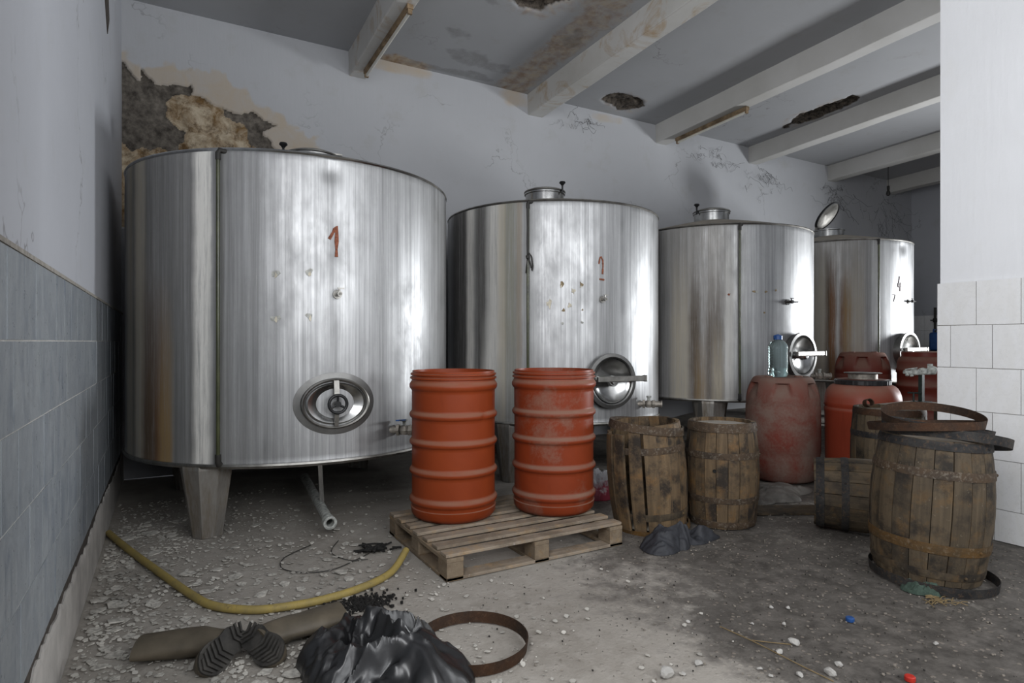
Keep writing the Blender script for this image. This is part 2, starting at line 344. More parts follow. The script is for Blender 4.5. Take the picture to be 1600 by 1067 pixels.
M['stave_dark'] = mk_wood('wet_dark_oak_stave', (.060, .044, .027), (.125, .092, .056), (.018, .015, .012), grime=.95)
M['head'] = mk_wood('dusty_barrel_head', (.20, .175, .14), (.30, .27, .23), (.12, .1, .08), (30, 3, 3))
M['dusthead'] = simple('dust_covered_barrel_head', (.33, .30, .26), .9, 0, .2, 9, .2)
M['pallet'] = mk_wood('grey_pallet_wood', (.24, .19, .14), (.36, .30, .235), (.11, .085, .06), (1.6, 30, 30), .85, .6)
M['pallet_y'] = mk_wood('grey_pallet_bearer_wood', (.20, .15, .10), (.29, .23, .16), (.09, .065, .045), (30, 1.6, 30), .85, .6)
def mk_rust(name, a, b, dust, dk, metal=.3):
    m = Mt(name); v = m.coord('Object'); n = m.noise(v, 7, 6, .7, .5); f = m.noise(v, 55, 4, .7)
    c = m.mix(m.rng(n, .35, .65), a, b); c = m.mix(m.rng(f, .52, .7, 0, dk), c, dust); c = m.mix(m.rng(m.noise(v, 16, 6, .75), .55, .68, 0, .6), c, tuple(x * .4 for x in b)); m.bump(m.ma('ADD', n, f), .6, .004)
    return m.out(c, .75, metal, .3)
M['hoop_rust'] = mk_rust('rusty_hoop_iron', (.060, .028, .014), (.034, .023, .017), (.12, .07, .04), .5)
M['hoop_dark'] = mk_rust('blackened_hoop_iron', (.018, .018, .019), (.050, .047, .044), (.12, .075, .045), .7)
M['hoop_ochre'] = mk_rust('ochre_rust_hoop_iron', (.12, .062, .017), (.065, .042, .020), (.19, .15, .105), .6, .1)
M['hoop_brown'] = mk_rust('flaking_brown_hoop_iron', (.078, .050, .029), (.044, .032, .023), (.24, .21, .17), .6, .1)
def mk_hose():
    m = Mt('yellow_rubber_hose'); v = m.coord('Object'); n = m.noise(v, 9, 5, .7); f = m.noise(v, 40, 4, .7)
    c = m.mix(m.rng(n, .3, .7), (.36, .27, .075), (.24, .19, .075)); c = m.mix(m.rng(f, .58, .72, 0, .7), c, (.13, .10, .06)); return m.out(c, .6, 0, .35)
M['hose'] = mk_hose()
M['boot'] = simple('muddy_olive_rubber', (.095, .078, .055), .55, 0, .35, 7, .3)
M['sole'] = simple('black_rubber_sole', (.034, .031, .027), .7, 0, .7, 14, .3)
M['bag'] = simple('black_bin_bag_film', (.014, .014, .015), .33, 0, .5, 10, .35, .6)
M['cloth'] = simple('charcoal_jacket_cloth', (.026, .027, .032), .6, 0, .35, 50, .2, .35)
M['sheet'] = simple('dusty_grey_plastic_sheet', (.13, .12, .108), .6, 0, .35, 9, .3)
def mk_bagw():
    m = Mt('white_and_red_plastic_bag'); v = m.coord('Object'); z = m.sep(v)[2]; n = m.noise(v, 9, 4, .6)
    c = m.mix(m.rng(m.ma('ADD', z, m.ma('MULTIPLY', m.ma('SUBTRACT', n, .5), .3)), .07, .12), (.36, .06, .09), (.62, .62, .64)); return m.out(m.mix(m.rng(n, .55, .7, 0, .7), c, (.6, .58, .58)), .35, 0, .4)
M['bagw'] = mk_bagw()
M['flake'] = simple('fallen_plaster_flake', (.42, .40, .36), .9, 0, .45, 2.2, .3)
M['dirt'] = simple('dark_dirt', (.03, .027, .023), .9, 0, .5, 20)
M['grit'] = simple('floor_grit', (.22, .195, .165), .9, 0, .6, 2.5, .3)
M['stone'] = simple('pale_rubble_stone', (.40, .385, .36), .9, 0, .25, 12, .5)
M['char'] = simple('black_charred_crumbs', (.012, .011, .010), .9, 0, .5, 30, .5)
M['web'] = simple('dusty_cobweb_thread', (.06, .058, .055), .95, 0, .3, 9)
M['tubelamp'] = simple('grimy_fluorescent_tube', (.72, .70, .63), .3, 0, .1, 9)
M['fixture'] = simple('rusty_lamp_batten', (.25, .18, .11), .7, .3, .5, 12, .3)
M['wire'] = simple('dark_wire', (.03, .028, .025), .6, 0, .2)
M['pet'] = Mt('clear_teal_bottle_plastic').out((.72, .90, .90), .08, 0, .5, Transmission_Weight=.92, IOR=1.12)
M['water'] = Mt('clear_water').out((.85, .95, .95), .02, 0, .5, Transmission_Weight=1.0, IOR=1.2)
M['greenrag'] = simple('faded_green_rag', (.042, .066, .05), .9, 0, .4, 50, .4)
M['straw'] = simple('dry_straw', (.19, .135, .065), .9, 0, .3, 40)
M['redcap'] = simple('red_bottle_cap_plastic', (.45, .03, .02), .35)
M['bench'] = simple('dark_bench_wood', (.035, .03, .027), .7)
M['greenpost'] = simple('dark_green_painted_iron', (.016, .026, .022), .45, .2)

# ------------------------------------------------------------------ the setting
XL, YB, XF, YF = -.36, 6.62, 13.2, -2.0
def cz(y): return 4.46 + .039 * (YB - y)
def lin(a, b, s): return list(np.linspace(a, b, max(2, int(round((b - a) / s)) + 1)))
# floor
def floor_fn(U, V):
    Z = .2 * sstep(U, 5.4, 7.2) + .004 * fbm(U * 2.2, V * 2.2, 3) + .0015 * fbm(U * 14, V * 14, 9)
    return U, V, Z - .003
fx = lin(XL - .25, 6, .05) + lin(6.2, XF + .3, .2); fy = lin(YF - .3, 0, .2) + lin(.1, YB + .2, .05)
FU, FV = np.meshgrid(fx, fy)
grime = sstep(FU - .22 * (FV - 2.2) + .55 * fbm(FU * 1.1, FV * 1.1, 5), 1.5, 2.75) * (1 - .45 * sstep(FV, 3.8, 5)) * (.80 + .5 * fbm(FU * 1.7, FV * 1.7, 8))
dust = sstep(-.4 * FU + .35 * fbm(FU * 2, FV * 2, 21), -.5, .1) * .15
struct(grid_obj('floor', fx, fy, floor_fn, M['floor'], {'grime': grime, 'dust': dust}))
# ceiling with fallen patches
def ellm(U, V, cx, cy, rx, ry, rot=0, seed=0, amp=.5):
    c, s = math.cos(rot), math.sin(rot); a = ((U - cx) * c + (V - cy) * s) / rx; b = (-(U - cx) * s + (V - cy) * c) / ry
    return np.sqrt(a * a + b * b) + amp * fbm(U * 5, V * 5, seed, 4)
cxs = lin(XL - .02, 2.6, .08) + lin(2.64, 8.9, .035) + lin(9.0, XF, .15); cys = lin(YF, 3.8, .15) + lin(3.85, YB, .035)
CU, CV = np.meshgrid(cxs, cys)
spall = np.zeros_like(CU)
for (cx, cy, rx, ry, ro, sd) in ((5.28, 6.22, .34, .22, .3, 1), (8.0, 5.18, .19, .62, -.04, 2), (3.02, 4.70, .30, .28, 0, 3)):
    spall = np.maximum(spall, 1 - sstep(ellm(CU, CV, cx, cy, rx, ry, ro, sd, .45), .8, 1.0))
stain = np.zeros_like(CU)
stain = np.maximum(stain, (1 - sstep(np.abs(CU - 3.75 + .14 * fbm(CU * 3, CV * 3, 31)), .10, .42)) * sstep(CV, 3.9, 4.6) * .62)
stain = np.maximum(stain, (1 - sstep(ellm(CU, CV, 2.35, 6.55, .45, .16, 0, 33), .4, 1.2)) * .7)
stain = np.maximum(stain, (1 - sstep(ellm(CU, CV, 5.28, 6.22, .5, .36, 0, 34, .3), .6, 1.2)) * .42)
stain = np.maximum(stain, (1 - sstep(ellm(CU, CV, 8.0, 5.18, .36, .85, 0, 35, .3), .6, 1.2)) * .38)
stain = np.maximum(stain, (1 - sstep(ellm(CU, CV, 3.05, 4.75, .6, .55, 0, 36, .3), .5, 1.2)) * .45)
mold = np.zeros_like(CU)
for (cx, cy, rx, ry, sd) in ((3.05, 6.15, .55, .22, 41), (2.62, 5.72, .3, .2, 42), (2.6, 5.05, .45, .12, 43), (2.9, 6.5, .8, .1, 45), (3.75, 5.25, .2, .2, 47)):
    mold = np.maximum(mold, (1 - sstep(ellm(CU, CV, cx, cy, rx, ry, 0, sd, .9), .3, 1.1)) * .7)
def ceil_fn(U, V): return U, V, 4.46 + .039 * (YB - V) + spall * (.06 + .09 * fbm(U * 9, V * 9, 51, 5)) + .006 * fbm(U * 1.3, V * 1.3, 52)
struct(grid_obj('ceiling', cxs, cys, ceil_fn, M['ceiling'], {'spall': spall, 'stain': stain, 'mold': mold}))
# back wall with the fallen plaster behind the first tank
wxs = lin(XL - .02, 1.6, .012) + lin(1.7, XF + .02, .12); wzs = lin(0, 2.2, .2) + lin(2.25, 3.95, .012) + lin(4.0, 4.6, .06)
WU, WV = np.meshgrid(wxs, wzs)
du = .05 * fbm(WU * 7, WV * 7, 61, 5); dv = .05 * fbm(WU * 7, WV * 7, 71, 5)
pg = [(-.5, 3.88), (-.34, 3.86), (-.24, 3.74), (-.20, 3.81), (-.10, 3.72), (.185, 3.79), (.20, 3.70), (.43, 3.63), (.60, 3.58), (.78, 3.62), (.98, 3.52), (.86, 3.40), (1.0, 3.28), (.9, 3.12), (.7, 2.9), (.5, 2.5), (-.5, 2.3)]
peel = inpoly(WU + du, WV + dv, pg).astype(float)
greyp = np.maximum(inpoly(WU + du * 2, WV + dv * 2, [(-.5, 3.9), (.2, 3.9), (.2, 3.72), (.0, 3.62), (-.02, 3.5), (.12, 3.30), (.06, 3.10), (-.5, 3.12)]), inpoly(WU + du * 2, WV + dv * 2, [(.5, 3.66), (1.05, 3.6), (1.02, 3.2), (.78, 3.25), (.72, 3.45), (.52, 3.55)])).astype(float)
damp = np.clip((1 - sstep(ellm(WU, WV, .35, 3.35, 1.15, .55, -.25, 79, .55), .75, 1.15)) + .9 * (1 - sstep(ellm(WU, WV, 2.3, 4.43, .55, .12, 0, 75), .3, 1.2)) + .8 * (1 - sstep(ellm(WU, WV, 3.8, 4.38, .35, .2, 0, 76), .3, 1.2)) + .6 * (1 - sstep(ellm(WU, WV, 5.3, 4.38, .35, .12, 0, 77), .3, 1.2)), 0, .75)
def wall_fn(U, V): return U, YB + peel * (.030 + .042 * fbm(U * 9, V * 9, 81, 5) + .012 * greyp) + .006 * fbm(U * 1.1, V * 1.1, 82), V
struct(grid_obj('wall_back', wxs, wzs, wall_fn, M['wall_back'], {'peel': peel, 'grey': greyp, 'damp': damp}))

def wall_with_openings(name, axis, pos, thick, a0, a1, z1, openings, mat):
    """a wall slab along X or Y with rectangular openings (a, b, z0, z1)"""
    mb = MB(); cuts = sorted({a0, a1, *[o[0] for o in openings], *[o[1] for o in openings]})
    for p, q in zip(cuts, cuts[1:]):
        segs = [(0, z1)]
        for o in openings:
            if o[0] <= p and q <= o[1]: segs = [(0, o[2]), (o[3], z1)]
        for s0, s1 in segs:
            if s1 - s0 < .01: continue
            c = ((p + q) / 2, pos + thick / 2, (s0 + s1) / 2); d = (q - p, abs(thick), s1 - s0)
            if axis == 'Y': c = (pos + thick / 2, (p + q) / 2, c[2]); d = (abs(thick), q - p, d[2])
            mb.box(c, d)
    return struct(mb.build(name, mat, smooth=False))
wl = wall_with_openings('wall_left', 'Y', XL - .008, -.24, YF, YB + .2, 4.9, [(-.2, 1.1, 1.45, 3.65)], M['wall'])
wall_with_openings('wall_front', 'X', YF, -.2, XL - .25, XF + .2, 4.9, [(.1, 4.3, 1.5, 4.0)], M['wall'])  # opening added here to let in the front fill light
wr = wall_with_openings('wall_right', 'Y', 4.642, .26, YF, 2.14, 4.75, [], M['wall_pier'])
wf = wall_with_openings('wall_far', 'Y', XF + .008, .2, YF, YB + .2, 4.8, [], M['wall'])
wall_with_openings('wall_office', 'Y', 11.3, .15, YF, 3.2, 4.8, [(1.5, 2.7, .95, 2.25)], M['wall'])
wall_with_openings('wall_office_return', 'X', 3.2, -.15, 11.45, XF, 4.6, [], M['wall'])
def window(name, axis, pos, a0, a1, z0, z1, nv, nh):
    mb = MB(); t = .05; g = MB()
    def bar(pa, pb, qa, qb):
        c = ((pa + pb) / 2, pos, (qa + qb) / 2); d = (pb - pa, .05, qb - qa)
        if axis == 'Y': c = (pos, c[0], c[2]); d = (.05, pb - pa, qb - qa)
        mb.box(c, d)
    bar(a0, a0 + t, z0, z1); bar(a1 - t, a1, z0, z1); bar(a0 + t, a1 - t, z0, z0 + t); bar(a0 + t, a1 - t, z1 - t, z1)
    for i in range(1, nv): x = a0 + (a1 - a0) * i / nv; bar(x - .02, x + .02, z0 + t, z1 - t)
    for i in range(1, nh): z = z0 + (z1 - z0) * i / nh; bar(a0 + t, a1 - t, z - .015, z + .015)
    return struct(mb.build(name, simple(name + '_paint', (.5, .5, .48), .6)))
window('window_1', 'Y', XL - .16, -.2, 1.1, 1.45, 3.65, 2, 1)
window('front_fill_frame', 'X', YF - .17, .1, 4.3, 1.5, 4.0, 4, 1)  # unseen frame added round the front fill light
window('window_3', 'Y', 11.42, 1.5, 2.7, .95, 2.25, 2, 1)
# beams
for i, (x0, w) in enumerate(((1.72, .20), (4.02, .23), (6.215, .22), (8.25, .22), (10.38, .22), (12.3, .22))):
    mb = MB(); nseg = 16; rr = random.Random(i)
    for j in range(nseg + 1):
        y = YF + (YB + .02 - YF) * j / nseg; z = cz(y); q = [rr.uniform(-.006, .006) for _ in range(4)]
        mb.v += [(x0 + q[0], y, z + .02), (x0 + .008 + q[0], y, z - .262 + q[1]), (x0 + w + q[2], y, z - .262 + q[3]), (x0 + w + q[2], y, z + .02)]
    for j in range(nseg):
        for k in range(4): mb.f.append((j * 4 + k, j * 4 + (k + 1) % 4, j * 4 + 4 + (k + 1) % 4, j * 4 + 4 + k))
    mb.f += [(0, 1, 2, 3), tuple(nseg * 4 + k for k in (3, 2, 1, 0))]
    o = struct(mb.build('ceiling_beam', M['beam_stained' if i in (0, 1) else 'beam'], smooth=False)); bevel(o, .012, 2)
    o['label'] = 'whitewashed concrete ceiling beam'

# left wall: tiles, plinth, broken joint, hole
tl = MB().box((0, 0, 0), (.012, .1945, .2425)); tme = tl.mesh('wall_tile', M['tile_l'], False)
rr = random.Random(3)
for r in range(5):
    z = 1.53 - .2475 * (r + .5); y = 1.2 - [0, .13, .06, .1, .03][r]
    while y < YB - .02:
        yc = min(y + .2, YB) ; ln = yc - y
        if ln > .05:
            o = link('wall_tile', tme, wl, (XL - .006 + rr.uniform(-.0012, .0012), (y + yc) / 2, z), (0, rr.uniform(-.003, .003), rr.uniform(-.004, .004)))
            if ln < .199: o.scale = (1, ln / .2, 1)
        y += .2
g = MB().box((XL - .0085, 3.7, .92), (.012, 5.9, 1.235)); o = g.build('tile_bed', M['grout'], wl, smooth=False)
mb = MB().box((XL - .004, 3.7, 1.537), (.014, 5.9, .014)); mb.build('tile_edge', M['grout_d'], wl, smooth=False)
mb = MB(); n = 120                                     # plinth with a ragged broken top
for i in range(n + 1):
    y = .9 + (YB - .9) * i / n; t = .226 + .034 * rr.random() + .012 * math.sin(y * 3); d = .010 + .008 * rr.random()
    mb.v += [(XL - .02, y, 0), (XL + .010, y, 0), (XL + .004, y, t - .02), (XL - .004 + d * .3, y, t), (XL - .03, y, t)]
for i in range(n):
    for k in range(4): mb.f.append((i * 5 + k, i * 5 + k + 1, i * 5 + k + 6, i * 5 + k + 5))
o = struct(mb.build('baseboard_left', M['plinth'], smooth=False))
mb = MB().box((XL - .012, 3.7, .262), (.012, 5.8, .10)); mb.build('broken_joint', M['darkhole'], wl, smooth=False)
pts = []
for (y, z) in ((4.72, 4.0), (4.78, 3.75), (4.86, 3.62), (4.98, 3.50), (5.10, 3.44), (5.22, 3.60), (5.15, 3.74), (5.05, 3.86), (5.0, 4.1), (4.86, 4.1)):
    pts.append((XL - .010, y + rr.uniform(-.03, .03), z))
MB().poly(pts, (.007, 0, 0)).build('bare_patch', M['darkhole'], wl, smooth=False)
# right wall: large white tiles
zt = [1.68, 1.39, 1.105, .82, .52, .205, 0.0]; offs = [2.152, 2.07, 2.152, 2.07, 2.152, 2.07]
for r in range(6):
    y1 = 2.152; y0 = {0: 1.92, 1: 2.07, 2: 1.92, 3: 2.07, 4: 1.92, 5: 2.06}[r]
    h = zt[r] - zt[r + 1]
    while y1 > -1.9:
        a = max(y0, -1.99)
        mb = MB().box((0, 0, 0), (.016, y1 - a - .004, h - .004)); o = mb.build('wall_tile', M['tile_r'], wr, (4.632 + rr.uniform(-.001, .001), (y1 + a) / 2, (zt[r] + zt[r + 1]) / 2), smooth=False)
        y1 = y0; y0 -= .24
MB().box((4.638, .08, .84), (.008, 4.13, 1.676)).build('tile_bed', M['grout_d'], wr, smooth=False)
# far wall: white tiles in the corner
fm = MB().box((0, 0, 0), (.012, .246, .296)).mesh('wall_tile', M['tile_r'], False)
for r in range(6):
    for k in range(8): link('wall_tile', fm, wf, (XF, YB - .13 - .25 * k, 1.65 - .3 * r), (0, 0, 0))
MB().box((XF + .006, 5.6, .9), (.008, 2.0, 1.8)).build('tile_bed', M['grout_d'], wf, smooth=False)

# ------------------------------------------------------------------ tanks
def cylp(Rr, az, z): a = R(az); return Vector((math.sin(a) * Rr, -math.cos(a) * Rr, z))
def tank_shell(name, Rr, z0, z1, mat, parent, dents=(), seed=0):
    n, m = 240, 60; az = np.linspace(-180, 180, n + 1); zs = np.concatenate([[z0 - .012, z0], np.linspace(z0 + .02, z1 - .02, m), [z1, z1 + .008]])
    A, Z = np.meshgrid(az, zs)
    w = np.minimum((A + 180) / 360, 1 - (A + 180) / 360) * 2; edge = sstep(w, 0, .1)
    dr = .0035 * edge * fbm(A / 26., Z * 1.4, seed, 3) + .0012 * edge * fbm(A / 7., Z * 4, seed + 5, 3)
    env = sstep(Z, z0 + .02, z0 + .15) * (1 - sstep(Z, z1 - .15, z1 - .02)); dr = dr * (.25 + .75 * env)
    for (da, dz, dw, dd) in dents:
        q = ((A - da) * PI / 180 * Rr / dw) ** 2 + ((Z - dz) / (dw * 1.15)) ** 2; dr -= dd * np.exp(-q * 1.2)
    rr_ = Rr + dr; rr_[0] -= .03; rr_[1] += .006; rr_[-1] -= .02; rr_[-2] -= .004
    X = np.sin(np.radians(A)) * rr_; Y = -np.cos(np.radians(A)) * rr_
    nu, nv = A.shape[1], A.shape[0]; ids = np.arange(nu * nv).reshape(nv, nu)
    q = np.stack([ids[:-1, :-1], ids[:-1, 1:], ids[1:, 1:], ids[1:, :-1]], -1).reshape(-1, 4)
    me = bpy.data.meshes.new(name); me.from_pydata(np.stack([X, Y, Z], -1).reshape(-1, 3).tolist(), [], q.tolist())
    uvl = me.uv_layers.new(name='UVMap'); UV = np.stack([A / 10., Z], -1).reshape(-1, 2)[q.reshape(-1)]
    uvl.data.foreach_set('uv', UV.astype(np.float32).ravel())
    me.materials.append(mat); me.shade_smooth(); return link(name, me, parent)
def strokes(name, Rr, lines, w, mat, parent):
    mb = MB()
    for ln in lines:
        P = []
        for (a, z), (b, y) in zip(ln, ln[1:]):
            k = 4; P += [(a + (b - a) * i / k, z + (y - z) * i / k) for i in range(k)]
        P.append(ln[-1]); vs = []; rj = random.Random(len(P))
        for i, (a, z) in enumerate(P):
            a2, z2 = P[min(i + 1, len(P) - 1)]; a1, z1 = P[max(i - 1, 0)]
            t = Vector(((a2 - a1) * PI / 180 * Rr, z2 - z1)); t.normalize(); nn = Vector((-t.y, t.x)) * w * rj.uniform(.3, .65)
            for s in (-1, 1):
                aa = a + s * nn.x / Rr * 180 / PI; zz = z + s * nn.y
                vs += [cylp(Rr - .012, aa, zz), cylp(Rr + .0045, aa, zz)]
        fs = []
        for i in range(len(P) - 1):
            b = i * 4; c = b + 4
            fs += [(b + 1, b + 3, c + 3, c + 1), (b, c, c + 2, b + 2), (b, b + 1, c + 1, c), (b + 2, c + 2, c + 3, b + 3)]
        e = (len(P) - 1) * 4; fs += [(0, 2, 3, 1), (e, e + 1, e + 3, e + 2)]
        mb.add(vs, fs)
    return mb.build(name, mat, parent, smooth=False)
def residue(Rr, az, z, w, h, mat, parent, seed):
    rj = random.Random(seed); n = 9; pts = []
    for k in range(n):
        a = 2 * PI * k / n; q = rj.uniform(.35, 1); pts.append((az + math.cos(a) * q * w / Rr * 57.3, z + math.sin(a) * q * h))
    mb = MB(); mb.add([cylp(Rr - .01, *p) for p in pts] + [cylp(Rr + .005, *p) for p in pts], [tuple(range(n))[::-1], tuple(range(n, 2 * n))] + [(i, (i + 1) % n, n + (i + 1) % n, n + i) for i in range(n)])
    return mb.build('sticker_residue', mat, parent, smooth=False)
def leg_mesh(top, bot, L, dep=.17):
    mb = MB(); prof = [(-.5, 0), (-.42, -.55), (-.17, -1), (.17, -1), (.42, -.55), (.5, 0)]; vs = []
    for (w, z, d) in ((top, 0, dep), (top * .97, -.03, dep), (bot, -L, dep * .62)):
        vs += [(x * w, y * d, z) for x, y in prof]
    n = 6; fs = [(i * n + k, i * n + (k + 1) % n, (i + 1) * n + (k + 1) % n, (i + 1) * n + k) for i in range(2) for k in range(n)] + [tuple(range(n)), tuple(range(2 * n, 3 * n))]
    mb.add(vs, fs); return mb
def place(o, Rr, az, z):                       # radial frame: local -Y points outwards
    o.location = cylp(Rr, az, z); o.rotation_euler = (0, 0, R(az)); return o
def sub(name, Rr, az, z, parent):
    o = bpy.data.objects.new(name, None); COL.objects.link(o); o.parent = parent; return place(o, Rr, az, z)
def round_manway(t, Rr, az, z, rad=.215, bar=1, tilt=0, parent=None):
    nk = MB(); prof = [(rad + .012, -.05), (rad + .012, .045), (rad + .03, .05), (rad + .03, .075), (rad, .078), (rad - .012, .07), (rad - .012, -.05)]
    nk.lathe(prof, 48, closed=True); o = nk.build('manway_ring', M['steel_mid'], t); place(o, Rr, az, z); o.rotation_euler = (R(90), 0, R(az))
    d = MB(); d.lathe([(0, .015), (.05, .018), (rad * .6, .035), (rad * .88, .062), (rad - .02, .072), (rad - .014, .060), (rad * .8, .03), (0, -.01)], 48)
    dd = d.build('manway_door', M['steel'], t); place(dd, Rr, az, z); dd.rotation_euler = (R(90) + R(tilt), 0, R(az))
    k = MB().lathe([(0, .12), (.03, .118), (.045, .10), (.05, .06), (.035, .03), (.035, .0)], 24)
    k.build('hub', M['steel'], dd)
    b = MB().box((0, 0, 0), (.50, .035, .05)); b.box((.245, 0, 0), (.02, .05, .06)); o = b.build('lever_bar', M['steel_dull'], t, smooth=False); bevel(o, .006)
    o.location = cylp(Rr + .115, az, z) + Matrix.Rotation(R(az), 3, 'Z') @ Vector((.07, 0, .02)); o.rotation_euler = (0, 0, R(az))
    return dd
def valve(t, Rr, az, z, handle=True, L=.11):
    b = MB().cyl((0, .03, 0), (0, -.03, 0), .026, 14); b.cyl((0, -.03, 0), (0, -.05, 0), .042, 6); b.lathe([(.0, -.035), (.03, -.03), (.042, 0), (.03, .03), (0, .035)], 14, (0, -.085, 0)); b.cyl((0, -.115, 0), (0, -.14, 0), .040, 6); b.cyl((0, -.14, 0), (0, -.14 - L * .5, 0), .028, 14); b.cyl((0, -.14 - L * .5, 0), (0, -.15 - L * .5, 0), .035, 14)
    o = b.build('drain_valve', M['brass'], t); place(o, Rr, az, z); o.rotation_euler = (0, 0, R(az + 35))
    s = MB().cyl((0, -.085, .02), (0, -.085, .065), .014, 10); s.cyl((0, -.085, .06), (0, -.085, .075), .022, 8); s.build('valve_stem', M['crust'], o)
    if handle:
        h = MB().box((-.085, -.085, .080), (.20, .026, .010), (0, R(6), 0)); h.build('valve_handle', M['blue'], o, smooth=False)
    return o
def sample_tap(t, Rr, az, z, bar=0):
    b = MB().cyl((0, .01, 0), (0, -.012, 0), .03, 14); b.cyl((0, -.01, 0), (0, -.075, 0), .012, 10); b.cyl((0, -.045, 0), (0, -.075, 0), .017, 8); b.cyl((0, -.055, 0), (.0, -.055, .035), .006, 8); b.box((.01, -.055, .037), (.045, .008, .008))
    if bar: b.cyl((-.09, -.05, 0), (.09, -.06, 0), .007, 8)
    o = b.build('sample_tap', M['steel_dull' if not bar else 'wire'], t); place(o, Rr, az, z); return o
def gauge(t, Rr, az, z0, z1, r=.012):
    b = MB(); pts = [cylp(Rr - .01, az, z1 - .03), cylp(Rr + .022, az, z1 - .025)]
    b.tube([cylp(Rr + .026, az, z0), cylp(Rr + .026, az, (z0 + z1) / 2), cylp(Rr + .026, az, z1 - .05)], r, 10)
    o = b.build('level_gauge_tube', M['gauge'], t)
    e = MB().tube([cylp(Rr + .026, az, z1 - .07), cylp(Rr + .027, az, z1 - .03), cylp(Rr + .02, az + .3, z1 - .008), cylp(Rr - .01, az + 1.5, z1 - .012)], r * 1.35, 10)
    e.build('gauge_elbow', M['wire'], t)
    e = MB().tube([cylp(Rr + .026, az, z0 + .05), cylp(Rr + .026, az, z0 - .0), cylp(Rr + .02, az, z0 - .015), cylp(Rr - .02, az, z0 - .015)], r * 1.5, 10)
    e.build('gauge_elbow', M['wire'], t); return o
def top_hatch(t, x, y, z, r=.205, closed=True, knob_az=-60, tilt=None):
    nk = MB().lathe([(r, -.12), (r, .03), (r + .012, .035), (r + .012, .05), (r - .008, .052), (r - .02, .04), (r - .02, -.12)], 40, closed=True)
    o = nk.build('hatch_neck', M['steel'], t, (x, y, z))
    lid = MB().lathe([(0, .042), (r * .5, .036), (r * .85, .018), (r + .014, .0), (r + .016, -.012), (r + .004, -.014), (r * .8, .004), (0, .028)], 40)
    lo = (x, y, z + .068) if closed else tilt[0]
    l = lid.build('hatch_lid', M['steel_dull'], t, lo)
    if not closed:
        l.rotation_mode = 'QUATERNION'; l.rotation_quaternion = Vector(tilt[1]).to_track_quat('-Z', 'Y')
        g = MB().lathe([(r + .022, -.02), (r + .022, .006), (r + .004, .008), (r + .002, -.022)], 40, closed=True); g.build('lid_gasket', M['black'], l)
        return l
    a = R(knob_az); kx, ky = math.sin(a) * (r + .025), -math.cos(a) * (r + .025)
    k = MB().cyl((kx, ky, -.05), (kx, ky, .045), .010, 8); k.lathe([(0, .08), (.028, .076), (.034, .062), (.018, .046), (.012, .036), (0, .036)], 16, (kx, ky, 0)); k.build('clamp_knob', M['black'], l)
    h = MB().box((-kx * .45, -ky * .45, .045), (.03, r * 1.4, .012), (0, 0, R(knob_az) )); h.build('lid_strap', M['steel_dull'], l)
    return l
def roof(t, Rr, z1, rise, hx, hy, mat, dents=0):
    prof = [(Rr - .012, z1 + .004), (Rr - .03, z1 + .012)] + [(Rr * (1 - f), z1 + .012 + rise * (f * .96 + .04 * math.sin(f * PI))) for f in (.15, .35, .6, .8, .95, 1)]
    prof[-1] = (0, prof[-1][1]); return MB().lathe(prof, 96).build('tank_roof', mat, t, angle=60)
def tank(i, c, Rr, z0, z1, mat, label, legs, dents=()):
    t = thing('steel_wine_tank', label, 'tank', (c[0], c[1], floor_z(c[0])), group='stainless steel wine tanks along the back wall'); fz = floor_z(c[0]); z0 -= fz; z1 -= fz
    tank_shell('tank_shell', Rr, z0, z1, mat, t, dents, i * 11)
    MB().lathe([(0, z0 - .06), (Rr * .6, z0 - .035), (Rr - .04, z0 - .01), (Rr - .028, z0 - .012)], 96).build('tank_bottom', M['steel_dull'], t)
    MB().lathe([(Rr - .02, z0 - .018), (Rr + .008, z0 - .016), (Rr + .014, z0), (Rr + .010, z0 + .012), (Rr - .02, z0 + .012)], 128, closed=True).build('bottom_rim', M['steel_dull'], t)
    MB().lathe([(Rr - .025, z1 - .004), (Rr - .002, z1 - .006), (Rr + .006, z1 + .004), (Rr + .001, z1 + .014), (Rr - .025, z1 + .014)], 128, closed=True).build('top_rim', M['steel_dull' if i != 1 else 'steel'], t)
    for az in legs:
        p = cylp(Rr, az, 0); L = z0 - (floor_z(c[0] + p.x) - fz) - .005
        o = leg_mesh(.36, .20, L + .0).build('leg', M['leg'], t, smooth=False); place(o, Rr - .16, az, z0 - .01); o.location.z = z0 - .004
    return t, z0, z1
# tank 1
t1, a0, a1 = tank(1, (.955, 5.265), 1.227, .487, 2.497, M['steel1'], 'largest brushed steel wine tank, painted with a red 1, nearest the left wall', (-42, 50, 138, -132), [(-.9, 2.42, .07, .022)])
roof(t1, 1.227, a1, .27, 0, 0, M['steel_dull']); top_hatch(t1, .10, -.05, a1 + .268, knob_az=-90)
gauge(t1, 1.227, -32.8, a0 + .03, a1)
strokes('painted_number', 1.227, [[(-1.4, 1.955), (.9, 2.045), (.75, 1.84)]], .022, M['redpaint'], t1)
for k, (az, z) in enumerate(((-16.9, 1.716), (-7.3, 1.731), (-16.9, 1.429), (-7.3, 1.444))): residue(1.227, az, z, .036, .030, M['greyglue'], t1, k); residue(1.228, az + .2, z - .012, .012, .026, M['paper'], t1, k + 9)
sample_tap(t1, 1.227, 1.0, 1.592)
def oval(mb, prof, a, b, n=64):                # profile (offset outwards, protrusion) swept round an ellipse; protrudes to -Y
    vs = []
    for (d, p) in prof:
        for k in range(n): q = 2 * PI * k / n; vs.append((math.sin(q) * (a + d), -p, math.cos(q) * (b + d)))
    m = len(prof); mb.add(vs, [(i * n + k, i * n + (k + 1) % n, ((i + 1) % m) * n + (k + 1) % n, ((i + 1) % m) * n + k) for i in range(m) for k in range(n)]); return mb
az, z = .5, .871
